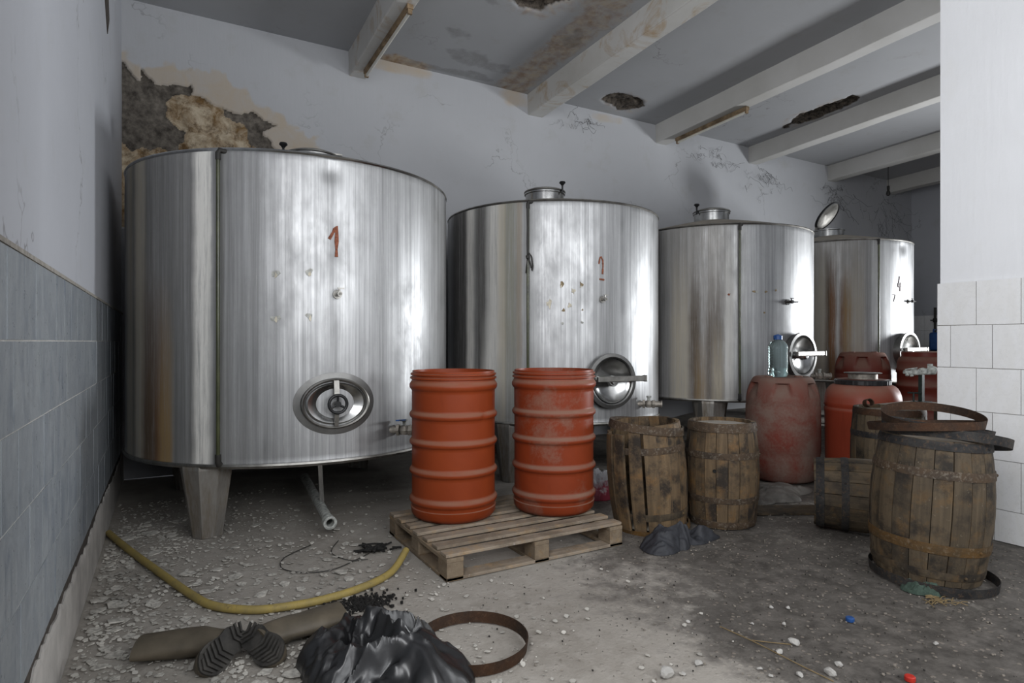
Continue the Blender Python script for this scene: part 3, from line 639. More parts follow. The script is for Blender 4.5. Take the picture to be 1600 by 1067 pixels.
# polished collar following the shell
n = 64; vs = []
for (s, off) in ((1.20, -.012), (1.19, .003), (.98, .006), (.97, -.012)):
    for k in range(n): q = 2 * PI * k / n; vs.append(cylp(1.227 + off, az + math.sin(q) * .225 * s / 1.227 * 57.3, z + math.cos(q) * .172 * s))
MB().add(vs, [(i * n + k, i * n + (k + 1) % n, ((i + 1) % 4) * n + (k + 1) % n, ((i + 1) % 4) * n + k) for i in range(4) for k in range(n)]).build('manway_collar', M['steel_mid'], t1)
o = oval(MB(), [(0, -.06), (0, .022), (.010, .028), (.018, .022), (.018, -.06)], .205, .148).build('manway_ring', M['steel_dull'], t1); place(o, 1.227, az, z)
d = MB(); vs = []; rings = [(0, -.035), (.3, -.03), (.55, -.015), (.78, .006), (.93, .016), (1.0, .008)]
for (s, p) in rings[1:]:
    for k in range(n): q = 2 * PI * k / n; vs.append((math.sin(q) * .196 * s, -p, math.cos(q) * .139 * s))
vs.append((0, .035, 0)); m = len(rings) - 1
fs = [(i * n + k, i * n + (k + 1) % n, (i + 1) * n + (k + 1) % n, (i + 1) * n + k) for i in range(m - 1) for k in range(n)] + [(k, (k + 1) % n, len(vs) - 1) for k in range(n)]
d.add(vs, fs); dd = d.build('manway_door', M['steel'], t1); place(dd, 1.227, az, z)
y = MB().box((0, -.03, .10), (.034, .012, .105), (R(-8), 0, 0), 1.0); y.box((0, -.03, -.10), (.028, .012, .10), (R(8), 0, 0)); y.cyl((0, .03, 0), (0, -.06, 0), .016, 12); o = y.build('yoke_bar', M['steel_dull'], dd, smooth=False)
w = MB(); w.tube([(math.sin(2 * PI * k / 32) * .058, -.065, math.cos(2 * PI * k / 32) * .058) for k in range(33)], .0105, 10, caps=False)
for k in range(3): q = 2 * PI * k / 3; w.cyl((0, -.06, 0), (math.sin(q) * .056, -.065, math.cos(q) * .056), .008, 8)
w.cyl((0, -.045, 0), (0, -.072, 0), .02, 14); w.build('handwheel', M['black'], dd)
valve(t1, 1.227, 20.5, .655)
# tank 2
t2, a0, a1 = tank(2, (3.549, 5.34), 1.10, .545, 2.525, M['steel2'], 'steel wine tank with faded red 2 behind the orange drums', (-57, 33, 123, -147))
roof(t2, 1.10, a1, .26, 0, 0, M['dustroof']); top_hatch(t2, -.06, .05, a1 + .275, knob_az=20)
gauge(t2, 1.10, -44.5, a0 + .1, a1)
kn = MB(); 
for s in (0, 1, 2): kn.tube([cylp(1.10 + .036, -44.5 + .25 * math.sin(s * 2.1 + q * .7), a1 - .03 - .09 * q) for q in range(6)], .0065, 6)
kn.tube([cylp(1.14, -44.5, a1 - .5), cylp(1.15, -43.6, a1 - .47), cylp(1.15, -42.6, a1 - .50), cylp(1.14, -42.2, a1 - .58), cylp(1.13, -42.6, a1 - .62)], .007, 6)
kn.tube([cylp(1.14, -44.3, a1 - .5), cylp(1.14, -43.4, a1 - .55), cylp(1.13, -42.8, a1 - .6)], .007, 6); kn.tube([cylp(1.14, -44.4, a1 - .5), cylp(1.14, -45.1, a1 - .6), cylp(1.13, -45.4, a1 - .64)], .005, 6)
kn.lathe([(0, -.025), (.016, -.012), (.018, .01), (0, .022)], 8, tuple(cylp(1.142, -44.4, a1 - .5))); kn.build('knotted_cord', M['wire'], t2)
strokes('painted_number', 1.10, [[(-11.4, 1.97), (-11.0, 2.02), (-10.2, 2.035), (-9.4, 2.0), (-9.3, 1.95), (-9.6, 1.88)], [(-11.2, 1.835), (-8.6, 1.83)]], .014, M['redpaint'], t2)
for k, (az, z, w, h, mt) in enumerate(((-29.1, 1.785, .022, .03, 'glue'), (-29.4, 1.765, .012, .018, 'paper'), (-20.1, 1.785, .022, .028, 'glue'), (-20.3, 1.765, .012, .016, 'paper'), (-23.8, 1.723, .026, .03, 'paper'), (-34.9, 1.61, .03, .05, 'paper'), (-25.5, 1.60, .024, .035, 'paper'), (-28.5, 1.555, .02, .02, 'glue'), (-19.5, 1.56, .015, .015, 'glue'), (-28.8, 1.44, .018, .016, 'greyglue'), (-19.8, 1.45, .02, .016, 'greyglue'))): residue(1.10, az, z, w, h, M[mt], t2, k + 20)
sample_tap(t2, 1.10, -9.7, 1.654); round_manway(t2, 1.10, -6.5, .93, tilt=0); valve(t2, 1.10, 14, .70, False)
# tank 3
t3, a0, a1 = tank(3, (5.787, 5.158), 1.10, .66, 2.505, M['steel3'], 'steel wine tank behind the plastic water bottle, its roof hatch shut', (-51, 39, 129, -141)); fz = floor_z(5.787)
roof(t3, 1.10, a1, .27, 0, 0, M['dustroof']); top_hatch(t3, -.03, 0, a1 + .285, knob_az=-95)
gauge(t3, 1.10, -34.8, a0 + .03, a1)
for k, (az, z, mt) in enumerate(((-26.9, 1.80, 'glue'), (-25.2, 1.795, 'greyglue'), (-19.9, 1.80, 'glue'), (-40, 1.77, 'redpaint'), (-14, 1.81, 'glue'), (-21, 1.58, 'glue'))): residue(1.10, az, z - fz, .02, .02, M[mt], t3, k + 40)
sample_tap(t3, 1.10, -6, 1.695 - fz, 1); round_manway(t3, 1.10, 2.0, 1.133 - fz); valve(t3, 1.10, 22, .9 - fz, False)
# tank 4
t4, a0, a1 = tank(4, (8.40, 5.296), 1.0, .76, 2.60, M['steel4'], 'farthest steel wine tank, marked with a 4, its round roof lid standing open', (-51, 39, 129, -141), [(-1.5, 2.33, .07, .02)]); fz = floor_z(8.4)
roof(t4, 1.0, a1, .24, 0, 0, M['dustroof'])
fwd = Vector((math.sin(R(29.8)), math.cos(R(29.8)), 0)); rgt = Vector((fwd.y, -fwd.x, 0))
top_hatch(t4, -.08, 0, a1 + .235, closed=False, tilt=((-.06, .03, a1 + .51), tuple(rgt * .51 + Vector((0, 0, -.62)) - fwd * .6)))
MB().box((-.17, .12, a1 + .34), (.03, .03, .16), (0, R(18), 0)).build('lid_hinge', M['steel_dull'], t4)
gauge(t4, 1.0, -26.1, a0 + .03, a1)
strokes('painted_number', 1.0, [[(-6.2, 2.13 - fz), (-8.0, 1.99 - fz), (-4.6, 2.0 - fz)], [(-5.2, 2.05 - fz), (-5.8, 1.93 - fz)]], .020, M['blackpaint'], t4)
strokes('painted_mark', 1.0, [[(-13.2, 1.885 - fz), (-10.8, 1.885 - fz), (-12.2, 1.80 - fz)]], .010, M['blackpaint'], t4)
sample_tap(t4, 1.0, 4.8, 1.808 - fz, 1); round_manway(t4, 1.0, 0, 1.158 - fz)
# drain pipe under tank 1
t = thing('drain_pipe', 'grey drain pipe with open threaded end lying below the first tank', 'pipe', (.93, 4.06, 0))
pz = .085
MB().tube([(.10, 1.35, .11), (.05, .7, .10), (.01, .12, pz), (0, 0, pz)], .034, 16, caps=False).build('pipe', M['crust'], t)
mb = MB().lathe([(.032, 0), (.044, .004), (.044, .06), (.032, .066), (.026, .06), (.026, .0)], 20, closed=True); o = mb.build('pipe_coupling', M['crust'], t, (0, .03, pz), (R(90), 0, R(0)))
MB().box((.03, .40, .30), (.03, .012, .38), (0, R(-3), 0)).build('pipe_hanger', M['steel'], t, smooth=False)

# ------------------------------------------------------------------ pallet and orange drums
t = thing('wooden_pallet', 'weathered wooden pallet under the two orange drums', 'pallet', (1.285, 2.94, 0))
W, D = 1.20, .95
bd = bevel(MB().box((0, 0, 0), (W, .082, .018)).build('top_board', M['pallet'], t, (W / 2, .049, .135), smooth=False), .003)
for k in range(1, 7):
    o = bd.copy(); COL.objects.link(o); o.parent = t; o.location = (W / 2 + rr.uniform(-.008, .008), .049 + k * (D - .098) / 6, .135); o.rotation_euler = (0, 0, rr.uniform(-.006, .006))
s = bevel(MB().box((0, 0, 0), (.10, D, .022)).build('stringer_board', M['pallet_y'], t, (.05, D / 2, .111), smooth=False), .003)
b = bevel(MB().box((0, 0, 0), (.10, D, .020)).build('bottom_board', M['pallet_y'], t, (.05, D / 2, .010), smooth=False), .003)
bl = bevel(MB().box((0, 0, 0), (.098, .12, .080)).build('block', M['pallet_y'], t, (.05, .06, .060), smooth=False), .003)
for i, x in enumerate((.05, W / 2, W - .05)):
    if i:
        for src, z in ((s, .111), (b, .010)): o = src.copy(); COL.objects.link(o); o.parent = t; o.location = (x, D / 2, z)
    for j, y in enumerate((.06, D / 2, D - .06)):
        if i or j: o = bl.copy(); COL.objects.link(o); o.parent = t; o.location = (x, y, .060)
for y in (.05, D - .05):
    bevel(MB().box((0, 0, 0), (W, .1, .018)).build('bottom_board', M['pallet'], t, (W / 2, y, .011), smooth=False), .003)

def orange_drum(loc, R0, mat, label, rz, dent, top=.945):
    t = thing('plastic_drum', label, 'drum', loc, (0, 0, rz), 'orange drums on the pallet')
    P = [(R0 * .80, .0), (R0 * .90, .006), (R0 * .965, .03), (R0 * .985, .07)]
    bands = [(.12, .030), (.305, .028), (.49, .028), (.664, .028), (.852, .034)]
    bodyr = R0 * .958
    for (zc, hh) in bands:
        P += [(bodyr, zc - hh - .016), (bodyr, zc - hh + .002), (bodyr + .004, zc - hh + .006), (R0 - .001, zc - hh * .55), (R0 + .003, zc - hh * .25), (R0 + .003, zc + hh * .15), (R0 - .002, zc + hh * .45), (bodyr + .003, zc + hh * .75), (bodyr, zc + hh * .9), (bodyr, zc + hh + .008)]
    zt = top
    P += [(bodyr, zt - .055), (bodyr + .010, zt - .05), (bodyr + .010, zt - .040), (bodyr - .002, zt - .036), (bodyr - .002, zt - .030), (bodyr + .008, zt - .026), (bodyr + .008, zt - .016), (bodyr - .004, zt - .013), (bodyr - .004, zt)]
    P += [(bodyr - .012, zt), (bodyr - .014, zt - .06), (bodyr - .012, .5), (bodyr - .012, .05), (0, .03)]
    def fn(a, z, r):
        e = 0.004 * math.sin(2 * a + .6) * max(0, (z - .6)) / .35
        if dent:
            q = ((a - dent[0] + PI) % (2 * PI) - PI) * R0 / .022; e -= dent[2] * math.exp(-q * q - ((z - dent[1]) / .02) ** 2)
        return e
    o = MB().lathe(P, 96, fn=fn).build('drum_body', mat, t, angle=50)
    return t
orange_drum((1.640, 3.640, .145), .284, M['drum_a'], 'clean bright orange open drum with a dented rib, left on the pallet', 0, (R(-8 + 27), .664, .012))
orange_drum((2.300, 3.440, .145), .282, M['drum_b'], 'scuffed dusty orange open drum, right on the pallet', R(40), None)

# ------------------------------------------------------------------ barrels
def barrel(name, label, loc, rot, h, rb, re, ns, mat, hoops, head_top=True, headmat='head', skip=(), alter=None, group='wooden barrels'):
    t = thing(name, label, 'barrel', loc, rot, group)
    rad = lambda z: re + (rb - re) * (1 - (2 * z / h - 1) ** 2)
    wa = 2 * PI / ns; gap = .0011 / rb; m = 8; th = .02; mb = MB(); vs = []
    for i in range(m + 1):
        z = h * i / m; r = rad(z)
        for (a, q) in ((-wa / 2 + gap, 0), (-wa / 2 + gap * 2.2, .0035), (0, .0045), (wa / 2 - gap * 2.2, .0035), (wa / 2 - gap, 0), (wa / 2 - gap, -th), (-wa / 2 + gap, -th)):
            vs.append((math.sin(a) * (r + q - .004), -math.cos(a) * (r + q - .004), z))
    k = 7; fs = [(i * k + j, i * k + (j + 1) % k, (i + 1) * k + (j + 1) % k, (i + 1) * k + j) for i in range(m) for j in range(k)] + [tuple(range(k))[::-1], tuple(range(m * k, m * k + k))]
    me = mb.add(vs, fs).mesh('stave', mat, True, 30); rj = random.Random(ns + int(h * 1000))
    for i in range(ns):
        if i in skip: continue
        o = link('stave', me, t, (0, 0, rj.uniform(-.002, .002)), (0, 0, wa * i)); s = 1 + rj.uniform(-.008, .006); o.scale = (s, s, 1)
        if alter and i in alter:
            dx, dz, tz, tx = alter[i]; a = wa * i; o.location = (math.sin(a) * dx, -math.cos(a) * dx, dz); o.rotation_euler = Euler((tx, 0, wa * i + tz), 'XYZ')
    for hp in hoops:
        z0, z1, mt = hp[:3]; lift = hp[3] if len(hp) > 3 else .003
        hb = MB().lathe([(rad(z0) + lift, z0), (rad((z0 + z1) / 2) + lift + .002, (z0 + z1) / 2), (rad(z1) + lift, z1), (rad(z1) - .004, z1), (rad(z0) - .004, z0)], 64, closed=True)
        o = hb.build('hoop', M[mt], t)
        hr = MB().lathe([(0, .010), (.007, .007), (.009, 0), (0, 0)], 8); q = rj.uniform(-.5, .5); zz = (z0 + z1) / 2
        rv = hr.build('rivet', M[mt], o, (math.sin(q) * (rad(zz) + lift), -math.cos(q) * (rad(zz) + lift), zz), (R(90), 0, q))
    for zz, on in ((h - .035, head_top), (.03, True)):
        if on:
            rr_ = rad(zz) - .018
            MB().lathe([(0, zz - .008), (rr_, zz - .008), (rr_, zz + .008), (0, zz + .008)], 48).build('barrel_head', M[headmat], t)
    return t
def bung(t, rad, az, z):
    MB().lathe([(.012, 0), (.012, .004), (0, .004)], 14).build('bung_hole', M['char'], t, (math.sin(az) * rad, -math.cos(az) * rad, z), (R(90), 0, az))
# broken barrel, leaning left
c = Vector((2.93, 3.16))
vi = math.atan2(-c.x, c.y)                      # azimuth that faces the camera
ns = 18; wa = 2 * PI / ns
def idx(deg): return int(round((vi + R(deg)) / wa)) % ns
alt = {idx(-14): (.006, -.03, R(1.0), R(.5)), idx(-34): (.012, -.045, R(-3.5), R(2)), idx(-54): (.010, -.05, R(-5), R(2.5)), idx(-74): (.008, -.045, R(-4), R(1.5)), idx(6): (0, -.01, R(4.0), 0), idx(26): (0, 0, R(3), 0)}
tb = barrel('wooden_barrel', 'broken wooden barrel with split gaping staves beside the pallet', (c.x, c.y, .012), (R(-1), R(-4), 0), .715, .262, .235, ns, M['stave'],
       [(.09, .135, 'stave_dark'), (.53, .575, 'hoop_brown')], False, skip=(), alter=alt)
hb = MB().lathe([(.247, .0), (.258, .002), (.252, .055), (.241, .055)], 64, closed=True, fn=lambda a, z, r: .004 * math.sin(3 * a)); o = hb.build('hoop', M['hoop_brown'], tb, (0, 0, .655), (R(4), R(9), 0))
MB().lathe([(.25, 0), (.262, 0), (.262, .03), (.25, .03)], 64, closed=True).build('hoop', M['hoop_ochre'], tb, (0, 0, -.008))
bung(tb, .260, vi - R(18), .40)
# upright barrel
c = Vector((3.435, 2.985)); vi = math.atan2(-c.x, c.y)
tb = barrel('wooden_barrel', 'upright wooden barrel with dusty round lid between broken barrel and red drum', (c.x, c.y, .003), (0, 0, .1), .715, .252, .222, 20, M['stave'],
       [(.655, .712, 'hoop_brown', .006), (.475, .520, 'hoop_brown'), (.175, .215, 'hoop_brown'), (.01, .05, 'hoop_brown')], headmat='dusthead'); bung(tb, .258, vi - R(10) - .1, .40)
# lying barrel
ax = Vector((.549, -.833)); az = math.atan2(ax.y, ax.x)
def lying(loc): pass
tb = barrel('wooden_barrel', 'wooden barrel lying on its side with dark iron hoops', (3.885, 2.575, .247), (0, R(90), az), .62, .243, .222, 18, M['stave_dark'],
       [(.012, .062, 'hoop_dark', .006), (.16, .205, 'hoop_dark'), (.41, .455, 'hoop_dark'), (.555, .605, 'hoop_dark', .005)])
# big barrel
big = barrel('wooden_barrel', 'big dark leaning wooden barrel with flaking ochre hoops, nearest the white tiles', (3.60, 1.735, .030), (R(2), R(3), 0), .735, .285, .248, 20, M['stave_dark'],
       [(.690, .733, 'hoop_dark', .005), (.545, .590, 'hoop_brown'), (.165, .215, 'hoop_ochre'), (.035, .075, 'stave_dark')])
# barrel half hidden behind
barrel('wooden_barrel', 'half hidden upright wooden barrel behind the lying barrel', (4.86, 2.60, 0), (0, 0, .3), .77, .262, .238, 20, M['stave_dark'],
       [(.55, .595, 'hoop_dark'), (.18, .225, 'hoop_dark'), (.72, .768, 'hoop_rust')])
# loose hoops
def loose_hoop(label, loc, r, w, rot, mat, flare=.006, squash=1):
    o = MB().lathe([(r, 0), (r + .0035, 0), (r + flare + .0035, w), (r + flare, w)], 72, closed=True, sx=squash).build('barrel_hoop', M[mat], None, loc, rot)
    return fin(o, label, 'hoop', 'loose iron barrel hoops')
loose_hoop('single rusty iron hoop lying on bare floor beside the black bag', (1.108, 2.262, .003), .222, .048, (0, 0, 0), 'hoop_rust')
loose_hoop('blackened iron hoop on the floor round the foot of the big barrel', (3.60, 1.705, .006), .287, .046, (R(1.5), R(1), .4), 'hoop_dark')
BX = (3.625, 1.74)
loose_hoop('topmost tilted rusty hoop on the big leaning barrel', (BX[0] + .035, BX[1] - .01, .838), .232, .046, (R(7), R(-7), 0), 'hoop_rust')
loose_hoop('olive rusty hoop directly beneath the topmost hoop on the barrel', (BX[0] - .02, BX[1] - .0, .800), .262, .042, (R(-6), R(2), 0), 'hoop_rust')
loose_hoop('grey iron hoop in the middle of the pile on the big barrel', (BX[0] + .05, BX[1] - .02, .785), .250, .046, (R(3), R(7), 0), 'hoop_dark')
loose_hoop('lowest blackened hoop sagging over the edge of the big barrel', (BX[0] + .075, BX[1] - .05, .725), .290, .048, (R(-3), R(12), 0), 'hoop_dark')

# ------------------------------------------------------------------ red drums
def dusty_drum(label, loc, Rr, h, mat, rz=0, pockets=6):
    t = thing('plastic_drum', label, 'drum', loc, (0, 0, rz), 'red plastic drums')
    P = [(0, .01), (Rr * .7, .0), (Rr * .83, .006), (Rr * .90, .03), (Rr * .95, .12), (Rr * .985, .25), (Rr * .985, .262), (Rr * .997, .272), (Rr, .40), (Rr, .52), (Rr * .995, h - .275), (Rr * .985, h - .265), (Rr * .985, h - .255)]
    P += [(Rr * (.985 - .16 * f ** 2.2), h - .25 + .215 * f) for f in (.1, .2, .3, .4, .5, .6, .7, .8, .86, .92, .96, 1)]
    P += [(Rr * .78, h - .012), (Rr * .70, h), (Rr * .66, h - .006), (0, h - .012)]
    def fn(a, z, r):
        f = (z - (h - .20)) / .145
        if 0 <= f <= 1.0 and r > Rr * .75:
            q = (a * pockets / (2 * PI)) % 1 - .5; wd_ = .20 + .10 * (1 - f)
            e = max(0, min(1, (wd_ - abs(q)) / .045))
            return -.035 * e * min(1, f * 1.4)
        return 0
    MB().lathe(P, 144, fn=fn).build('drum_body', mat, t, angle=60)
    for s in (-1, 1): MB().lathe([(.036, -.01), (.036, .006), (.03, .012), (0, .012)], 20).build('bung_cap', mat, t, (s * Rr * .45, -.02, h - .006))
    return t
dusty_drum('dust caked red plastic drum with moulded grips carrying a water bottle', (5.01, 3.64, 0), .325, .955, M['drum_dusty'], R(-54 + 30))
fzD = floor_z(7.42)
dusty_drum('dark red plastic drum with moulded grips in front of the farthest tank', (7.42, 4.283, fzD), .305, .95, M['drum_dark'], R(-30))
# brick red drum with black screw ring
t = thing('plastic_drum', 'brick red domed drum with a black screw ring lid', 'drum', (5.51, 3.18, 0), (0, 0, 0), 'red plastic drums')
Rr = .312
P = [(0, .01), (Rr * .8, 0), (Rr * .93, .012), (Rr * .97, .05), (Rr * .975, .30), (Rr * .985, .55), (Rr * .99, .63), (Rr * 1.0, .645), (Rr * 1.01, .665), (Rr * .985, .68), (Rr * .985, .69), (Rr * 1.01, .705), (Rr, .725)]
P += [(Rr * (.70 + .30 * math.cos(f * PI / 2) ** .9), .725 + .165 * math.sin(f * PI / 2)) for f in (.15, .3, .45, .6, .75, .9, 1)] + [(Rr * .66, .892), (Rr * .66, .92), (0, .92)]
MB().lathe(P, 96).build('drum_body', M['drum_red'], t, angle=50)
mb = MB().lathe([(.195, .888), (.222, .888), (.226, .893), (.226, .928), (.22, .936), (.19, .936)], 96, closed=True, fn=lambda a, z, r: (.003 if int(a * 48 / PI) % 2 else 0) if r > .22 else 0); mb.build('screw_ring', M['black'], t, angle=20)
MB().lathe([(0, .93), (.2, .93), (.2, .938), (0, .94)], 48).build('lid', M['drum_dark'], t)
t = thing('metal_pot', 'small flanged metal pan upside down on the black ringed drum', 'pan', (5.50, 3.17, .94))
MB().lathe([(.112, 0), (.118, 0), (.118, .048), (.112, .048)], 48, closed=True).build('pan_wall', M['brass'], t)
MB().lathe([(0, .046), (.112, .046), (.150, .050), (.154, .055), (.150, .058), (0, .056)], 48).build('pan_flange', M['steel_dull'], t)
# ribbed drum right
fzE = floor_z(7.66)
t = thing('plastic_drum', 'dark red ribbed drum beside the white tiled wall', 'drum', (7.66, 3.68, fzE), (0, 0, 0), 'red plastic drums')
Rr = .30; P = [(0, .01), (Rr * .85, 0), (Rr * .95, .03), (Rr * .965, .15)]
for zc in (.2, .38, .56, .74): P += [(Rr * .965, zc - .03), (Rr, zc - .018), (Rr, zc + .018), (Rr * .965, zc + .03)]
P += [(Rr * .96, .84), (Rr * .9, .89), (Rr * .82, .905), (Rr * .82, .955), (Rr * .80, .96), (0, .955)]
MB().lathe(P, 72).build('drum_body', M['drum_dark'], t, angle=45)
# water bottle
t = thing('water_bottle', 'large clear plastic water bottle with blue cap on the dusty drum', 'bottle', (4.965, 3.655, .951))
b = .088; P = [(0, .012), (b * .5, .004), (b * .85, 0), (b * .97, .012), (b, .03)]
for k in range(9): z = .05 + k * .024; P += [(b, z), (b * .955, z + .008), (b * .955, z + .012), (b, z + .020)]
P += [(b, .275), (b * .93, .30), (b * .72, .325), (b * .42, .34), (b * .36, .345), (b * .36, .365)]
MB().lathe(P, 48).build('bottle_shell', M['pet'], t, angle=60)
MB().lathe([(0, .014), (b * .84, .006), (b * .94, .03), (b * .94, .085), (0, .085)], 40).build('water', M['water'], t)
MB().lathe([(b * .40, .345), (b * .45, .347), (b * .45, .382), (b * .40, .386), (0, .386)], 32).build('bottle_cap', M['blue'], t)
h = MB(); h.tube([(b * .42, 0, .35), (b * .62, .0, .372), (b * .55, 0, .382), (0, .0, .392), (-b * .55, 0, .382), (-b * .62, 0, .372), (-b * .42, 0, .35)], .006, 8); h.build('bottle_handle', M['blue'], t)

# tap stand on a small table by the pier
t = thing('side_table', 'rough wooden table edge behind the loose hoops', 'table', (5.12, 2.60, 0))
bevel(MB().box((.3, .125, .745), (.60, .25, .03)).build('table_top', M['head'], t, smooth=False), .004)
for x in (.04, .56):
    for y in (.04, .21): MB().box((x, y, .365), (.04, .04, .73)).build('leg', M['stave_dark'], t, smooth=False)
t = thing('bottling_tap', 'dark green iron post with crusted white tap fittings on the table', 'tap', (5.545, 2.70, .761))
MB().box((0, 0, .12), (.04, .03, .24)).build('post', M['greenpost'], t, smooth=False)
MB().box((0, 0, .006), (.14, .10, .012)).build('base_plate', M['greenpost'], t, smooth=False)
mb = MB(); dxy = rgt
def rp(a, z, f=0): return tuple(rgt * a + fwd * f + Vector((0, 0, z)))
mb.tube([rp(-.16, .262, -.02), rp(-.10, .255, -.02), rp(.10, .262, -.02)], [.016, .02, .022], 12); mb.lathe([(0, -.03), (.03, -.02), (.034, 0), (.03, .02), (0, .03)], 12, rp(-.07, .262, -.02)); mb.lathe([(0, -.03), (.03, -.02), (.036, 0), (.03, .02), (0, .03)], 12, rp(.0, .27, -.02)); mb.lathe([(0, -.035), (.03, -.02), (.04, .01), (.03, .03), (0, .04)], 12, rp(.075, .275, -.02))
mb.cyl(rp(-.10, .26, -.02), rp(-.10, .225, -.03), .014, 10); mb.cyl(rp(-.135, .26, -.02), rp(-.14, .23, -.03), .014, 10); mb.box(rp(-.10, .29, -.02), (.10, .012, .008), (0, R(-8), R(-29.8))); mb.box(rp(.06, .315, -.02), (.03, .03, .03)); mb.build('tap_cluster', M['crust'], t)
mb = MB().cyl(rp(-.08, -.0, -.02), rp(-.08, .085, -.02), .008, 8); mb.cyl(rp(-.13, .088, -.02), rp(-.02, .083, -.02), .007, 8); mb.build('crank', M['greenpost'], t)
o = MB().lathe([(.026, 0), (.032, 0), (.032, .05), (.026, .05), (.024, .04), (.024, .01)], 24, closed=True).build('pipe_collar', M['hoop_rust'], None, (4.70, 2.68, .762), (R(75), 0, R(-30)))
o.location.z = .80; fin(o, 'short rusty pipe collar lying on the half hidden barrel', 'pipe collar')
# far corner
t = thing('work_bench', 'dark bench in the unlit far corner past the last tank', 'bench', (12.55, 5.9, floor_z(12.5)))
MB().box((0, 0, .88), (.8, 1.2, .06)).build('bench_top', M['bench'], t, smooth=False)
for x in (-.34, .34):
    for y in (-.54, .54): MB().box((x, y, .425), (.07, .07, .85)).build('leg', M['bench'], t, smooth=False)
t = thing('jerrycan', 'dark blue plastic canister on the bench in the far corner', 'canister', (12.45, 5.78, floor_z(12.5) + .911))
bevel(MB().box((0, 0, .17), (.26, .20, .34)).build('can_body', M['blue'], t), .04, 4); MB().cyl((0, -.05, .33), (0, -.05, .38), .03, 14).build('cap', M['black'], t); MB().tube([(-.08, .04, .33), (-.07, .04, .39), (.07, .04, .39), (.08, .04, .33)], .013, 8).build('handle', M['blue'], t)
t = thing('wall_pipe', 'thin dark pipe running up the far tiled wall', 'pipe', (13.14, 6.15, floor_z(13)))
MB().tube([(0, 0, 0), (0, 0, 1.75)], .022, 10).build('pipe', M['wire'], t); MB().lathe([(.03, -.04), (.04, -.02), (.04, .02), (.03, .04)], 12, (0, 0, 1.5)).build('valve_body', M['wire'], t); MB().box((-.05, 0, 1.5), (.02, .12, .02)).build('valve_handle', M['wire'], t)

# ------------------------------------------------------------------ soft heaps
def heap(name, label, cat, outline, h, mat, seed, fold=.35, fscale=9, nr=26, na=120, edge=.35, sharp=1.0, peak=(0, 0), aniso=None):
    """crumpled heap over an outline of ground points"""
    cx = sum(p[0] for p in outline) / len(outline); cy = sum(p[1] for p in outline) / len(outline)
    ang = sorted((math.atan2(p[1] - cy, p[0] - cx), math.hypot(p[0] - cx, p[1] - cy)) for p in outline); A = [a for a, _ in ang]; Q = [q for _, q in ang]
    th = np.linspace(-PI, PI, na, endpoint=False); rad = np.interp(th, [A[-1] - 2 * PI] + A + [A[0] + 2 * PI], [Q[-1]] + Q + [Q[0]])
    rad = rad * (1 + .10 * fbm(np.cos(th) * 3 + 9, np.sin(th) * 3, seed, 4))
    f = np.linspace(0, 1, nr); F, TH = np.meshgrid(f, th, indexing='ij'); RD = np.meshgrid(f, rad, indexing='ij')[1]
    x = F * RD * np.cos(TH) + peak[0] * (1 - F); y = F * RD * np.sin(TH) + peak[1] * (1 - F)
    wx = x * fscale + 1.3 * fbm(x * fscale * .5, y * fscale * .5, seed + 3); wy = y * fscale + 1.3 * fbm(x * fscale * .5 + 7, y * fscale * .5, seed + 4)
    if aniso:
        ca, sa = math.cos(aniso[0]), math.sin(aniso[0]); wx, wy = (wx * ca + wy * sa) * aniso[1], (-wx * sa + wy * ca) * aniso[2]
    ridge = (1 - np.abs(fbm(wx, wy, seed + 1, 2)) * 2.6) + .45 * (1 - np.abs(fbm(wx * 2.3, wy * 2.3, seed + 2, 2)) * 2.6) * sharp
    base = np.clip(1 - F ** 2.6, 0, 1) ** edge
    z = h * base * (1 - fold + fold * ridge) + .004; z = np.maximum(z, .003); z[-1] = .001
    vs = np.stack([x, y, z], -1).reshape(-1, 3).tolist(); fs = []
    for i in range(nr - 1):
        for k in range(na): fs.append((i * na + k, i * na + (k + 1) % na, (i + 1) * na + (k + 1) % na, (i + 1) * na + k))
    fs.append(tuple((nr - 1) * na + k for k in range(na))[::-1])
    mb = MB(); mb.add(vs, fs); o = mb.build(name, mat, None, (cx, cy, 0), angle=50); bpy.context.view_layer.update()
    return fin(o, label, cat)
heap('bin_bag', 'crumpled shiny black bin bag on the floor by the boots', 'bag', [(.50, 2.60), (.45, 2.36), (.50, 2.15), (.75, 2.68), (.91, 2.62), (.95, 2.42), (.98, 2.24), (1.04, 2.08), (.95, 1.95), (.7, 1.95)], .155, M['bag'], 11, .6, 5.0, 64, 280, .6, .9)
heap('jacket', 'crumpled charcoal jacket dropped in front of the barrels', 'jacket', [(2.62, 2.90), (2.50, 2.77), (2.58, 2.66), (2.72, 2.68), (2.84, 2.72), (3.0, 2.70), (3.14, 2.74), (3.0, 2.81), (2.84, 2.86), (2.74, 2.91)], .125, M['cloth'], 41, .85, 6.0, 60, 260, .95, .7, (0, 0), (R(-35), .5, 1.8))
heap('plastic_sheet', 'dusty grey plastic sheet crumpled before the dusty red drum', 'sheet', [(4.25, 3.42), (4.6, 3.50), (4.72, 3.34), (4.85, 3.24), (4.55, 3.15), (4.2, 3.10), (4.0, 3.10), (4.02, 3.28)], .07, M['sheet'], 31, .6, 5, 26, 120, .6, .7)
heap('carrier_bag', 'white and red plastic carrier bag behind the scuffed orange drum', 'bag', [(2.98, 4.05), (2.95, 3.88), (3.10, 3.82), (3.26, 3.84), (3.32, 3.98), (3.2, 4.1)], .20, M['bagw'], 37, .45, 10, 26, 110, .5)
# flat board under the sheet
o = bevel(MB().box((0, 0, .008), (.75, .22, .016)).build('loose_board', M['stave_dark'], None, (4.02, 2.93, .0), (0, 0, R(-28)), smooth=False), .002); fin(o, 'flat dark wooden board lying left of the fallen barrel', 'board')

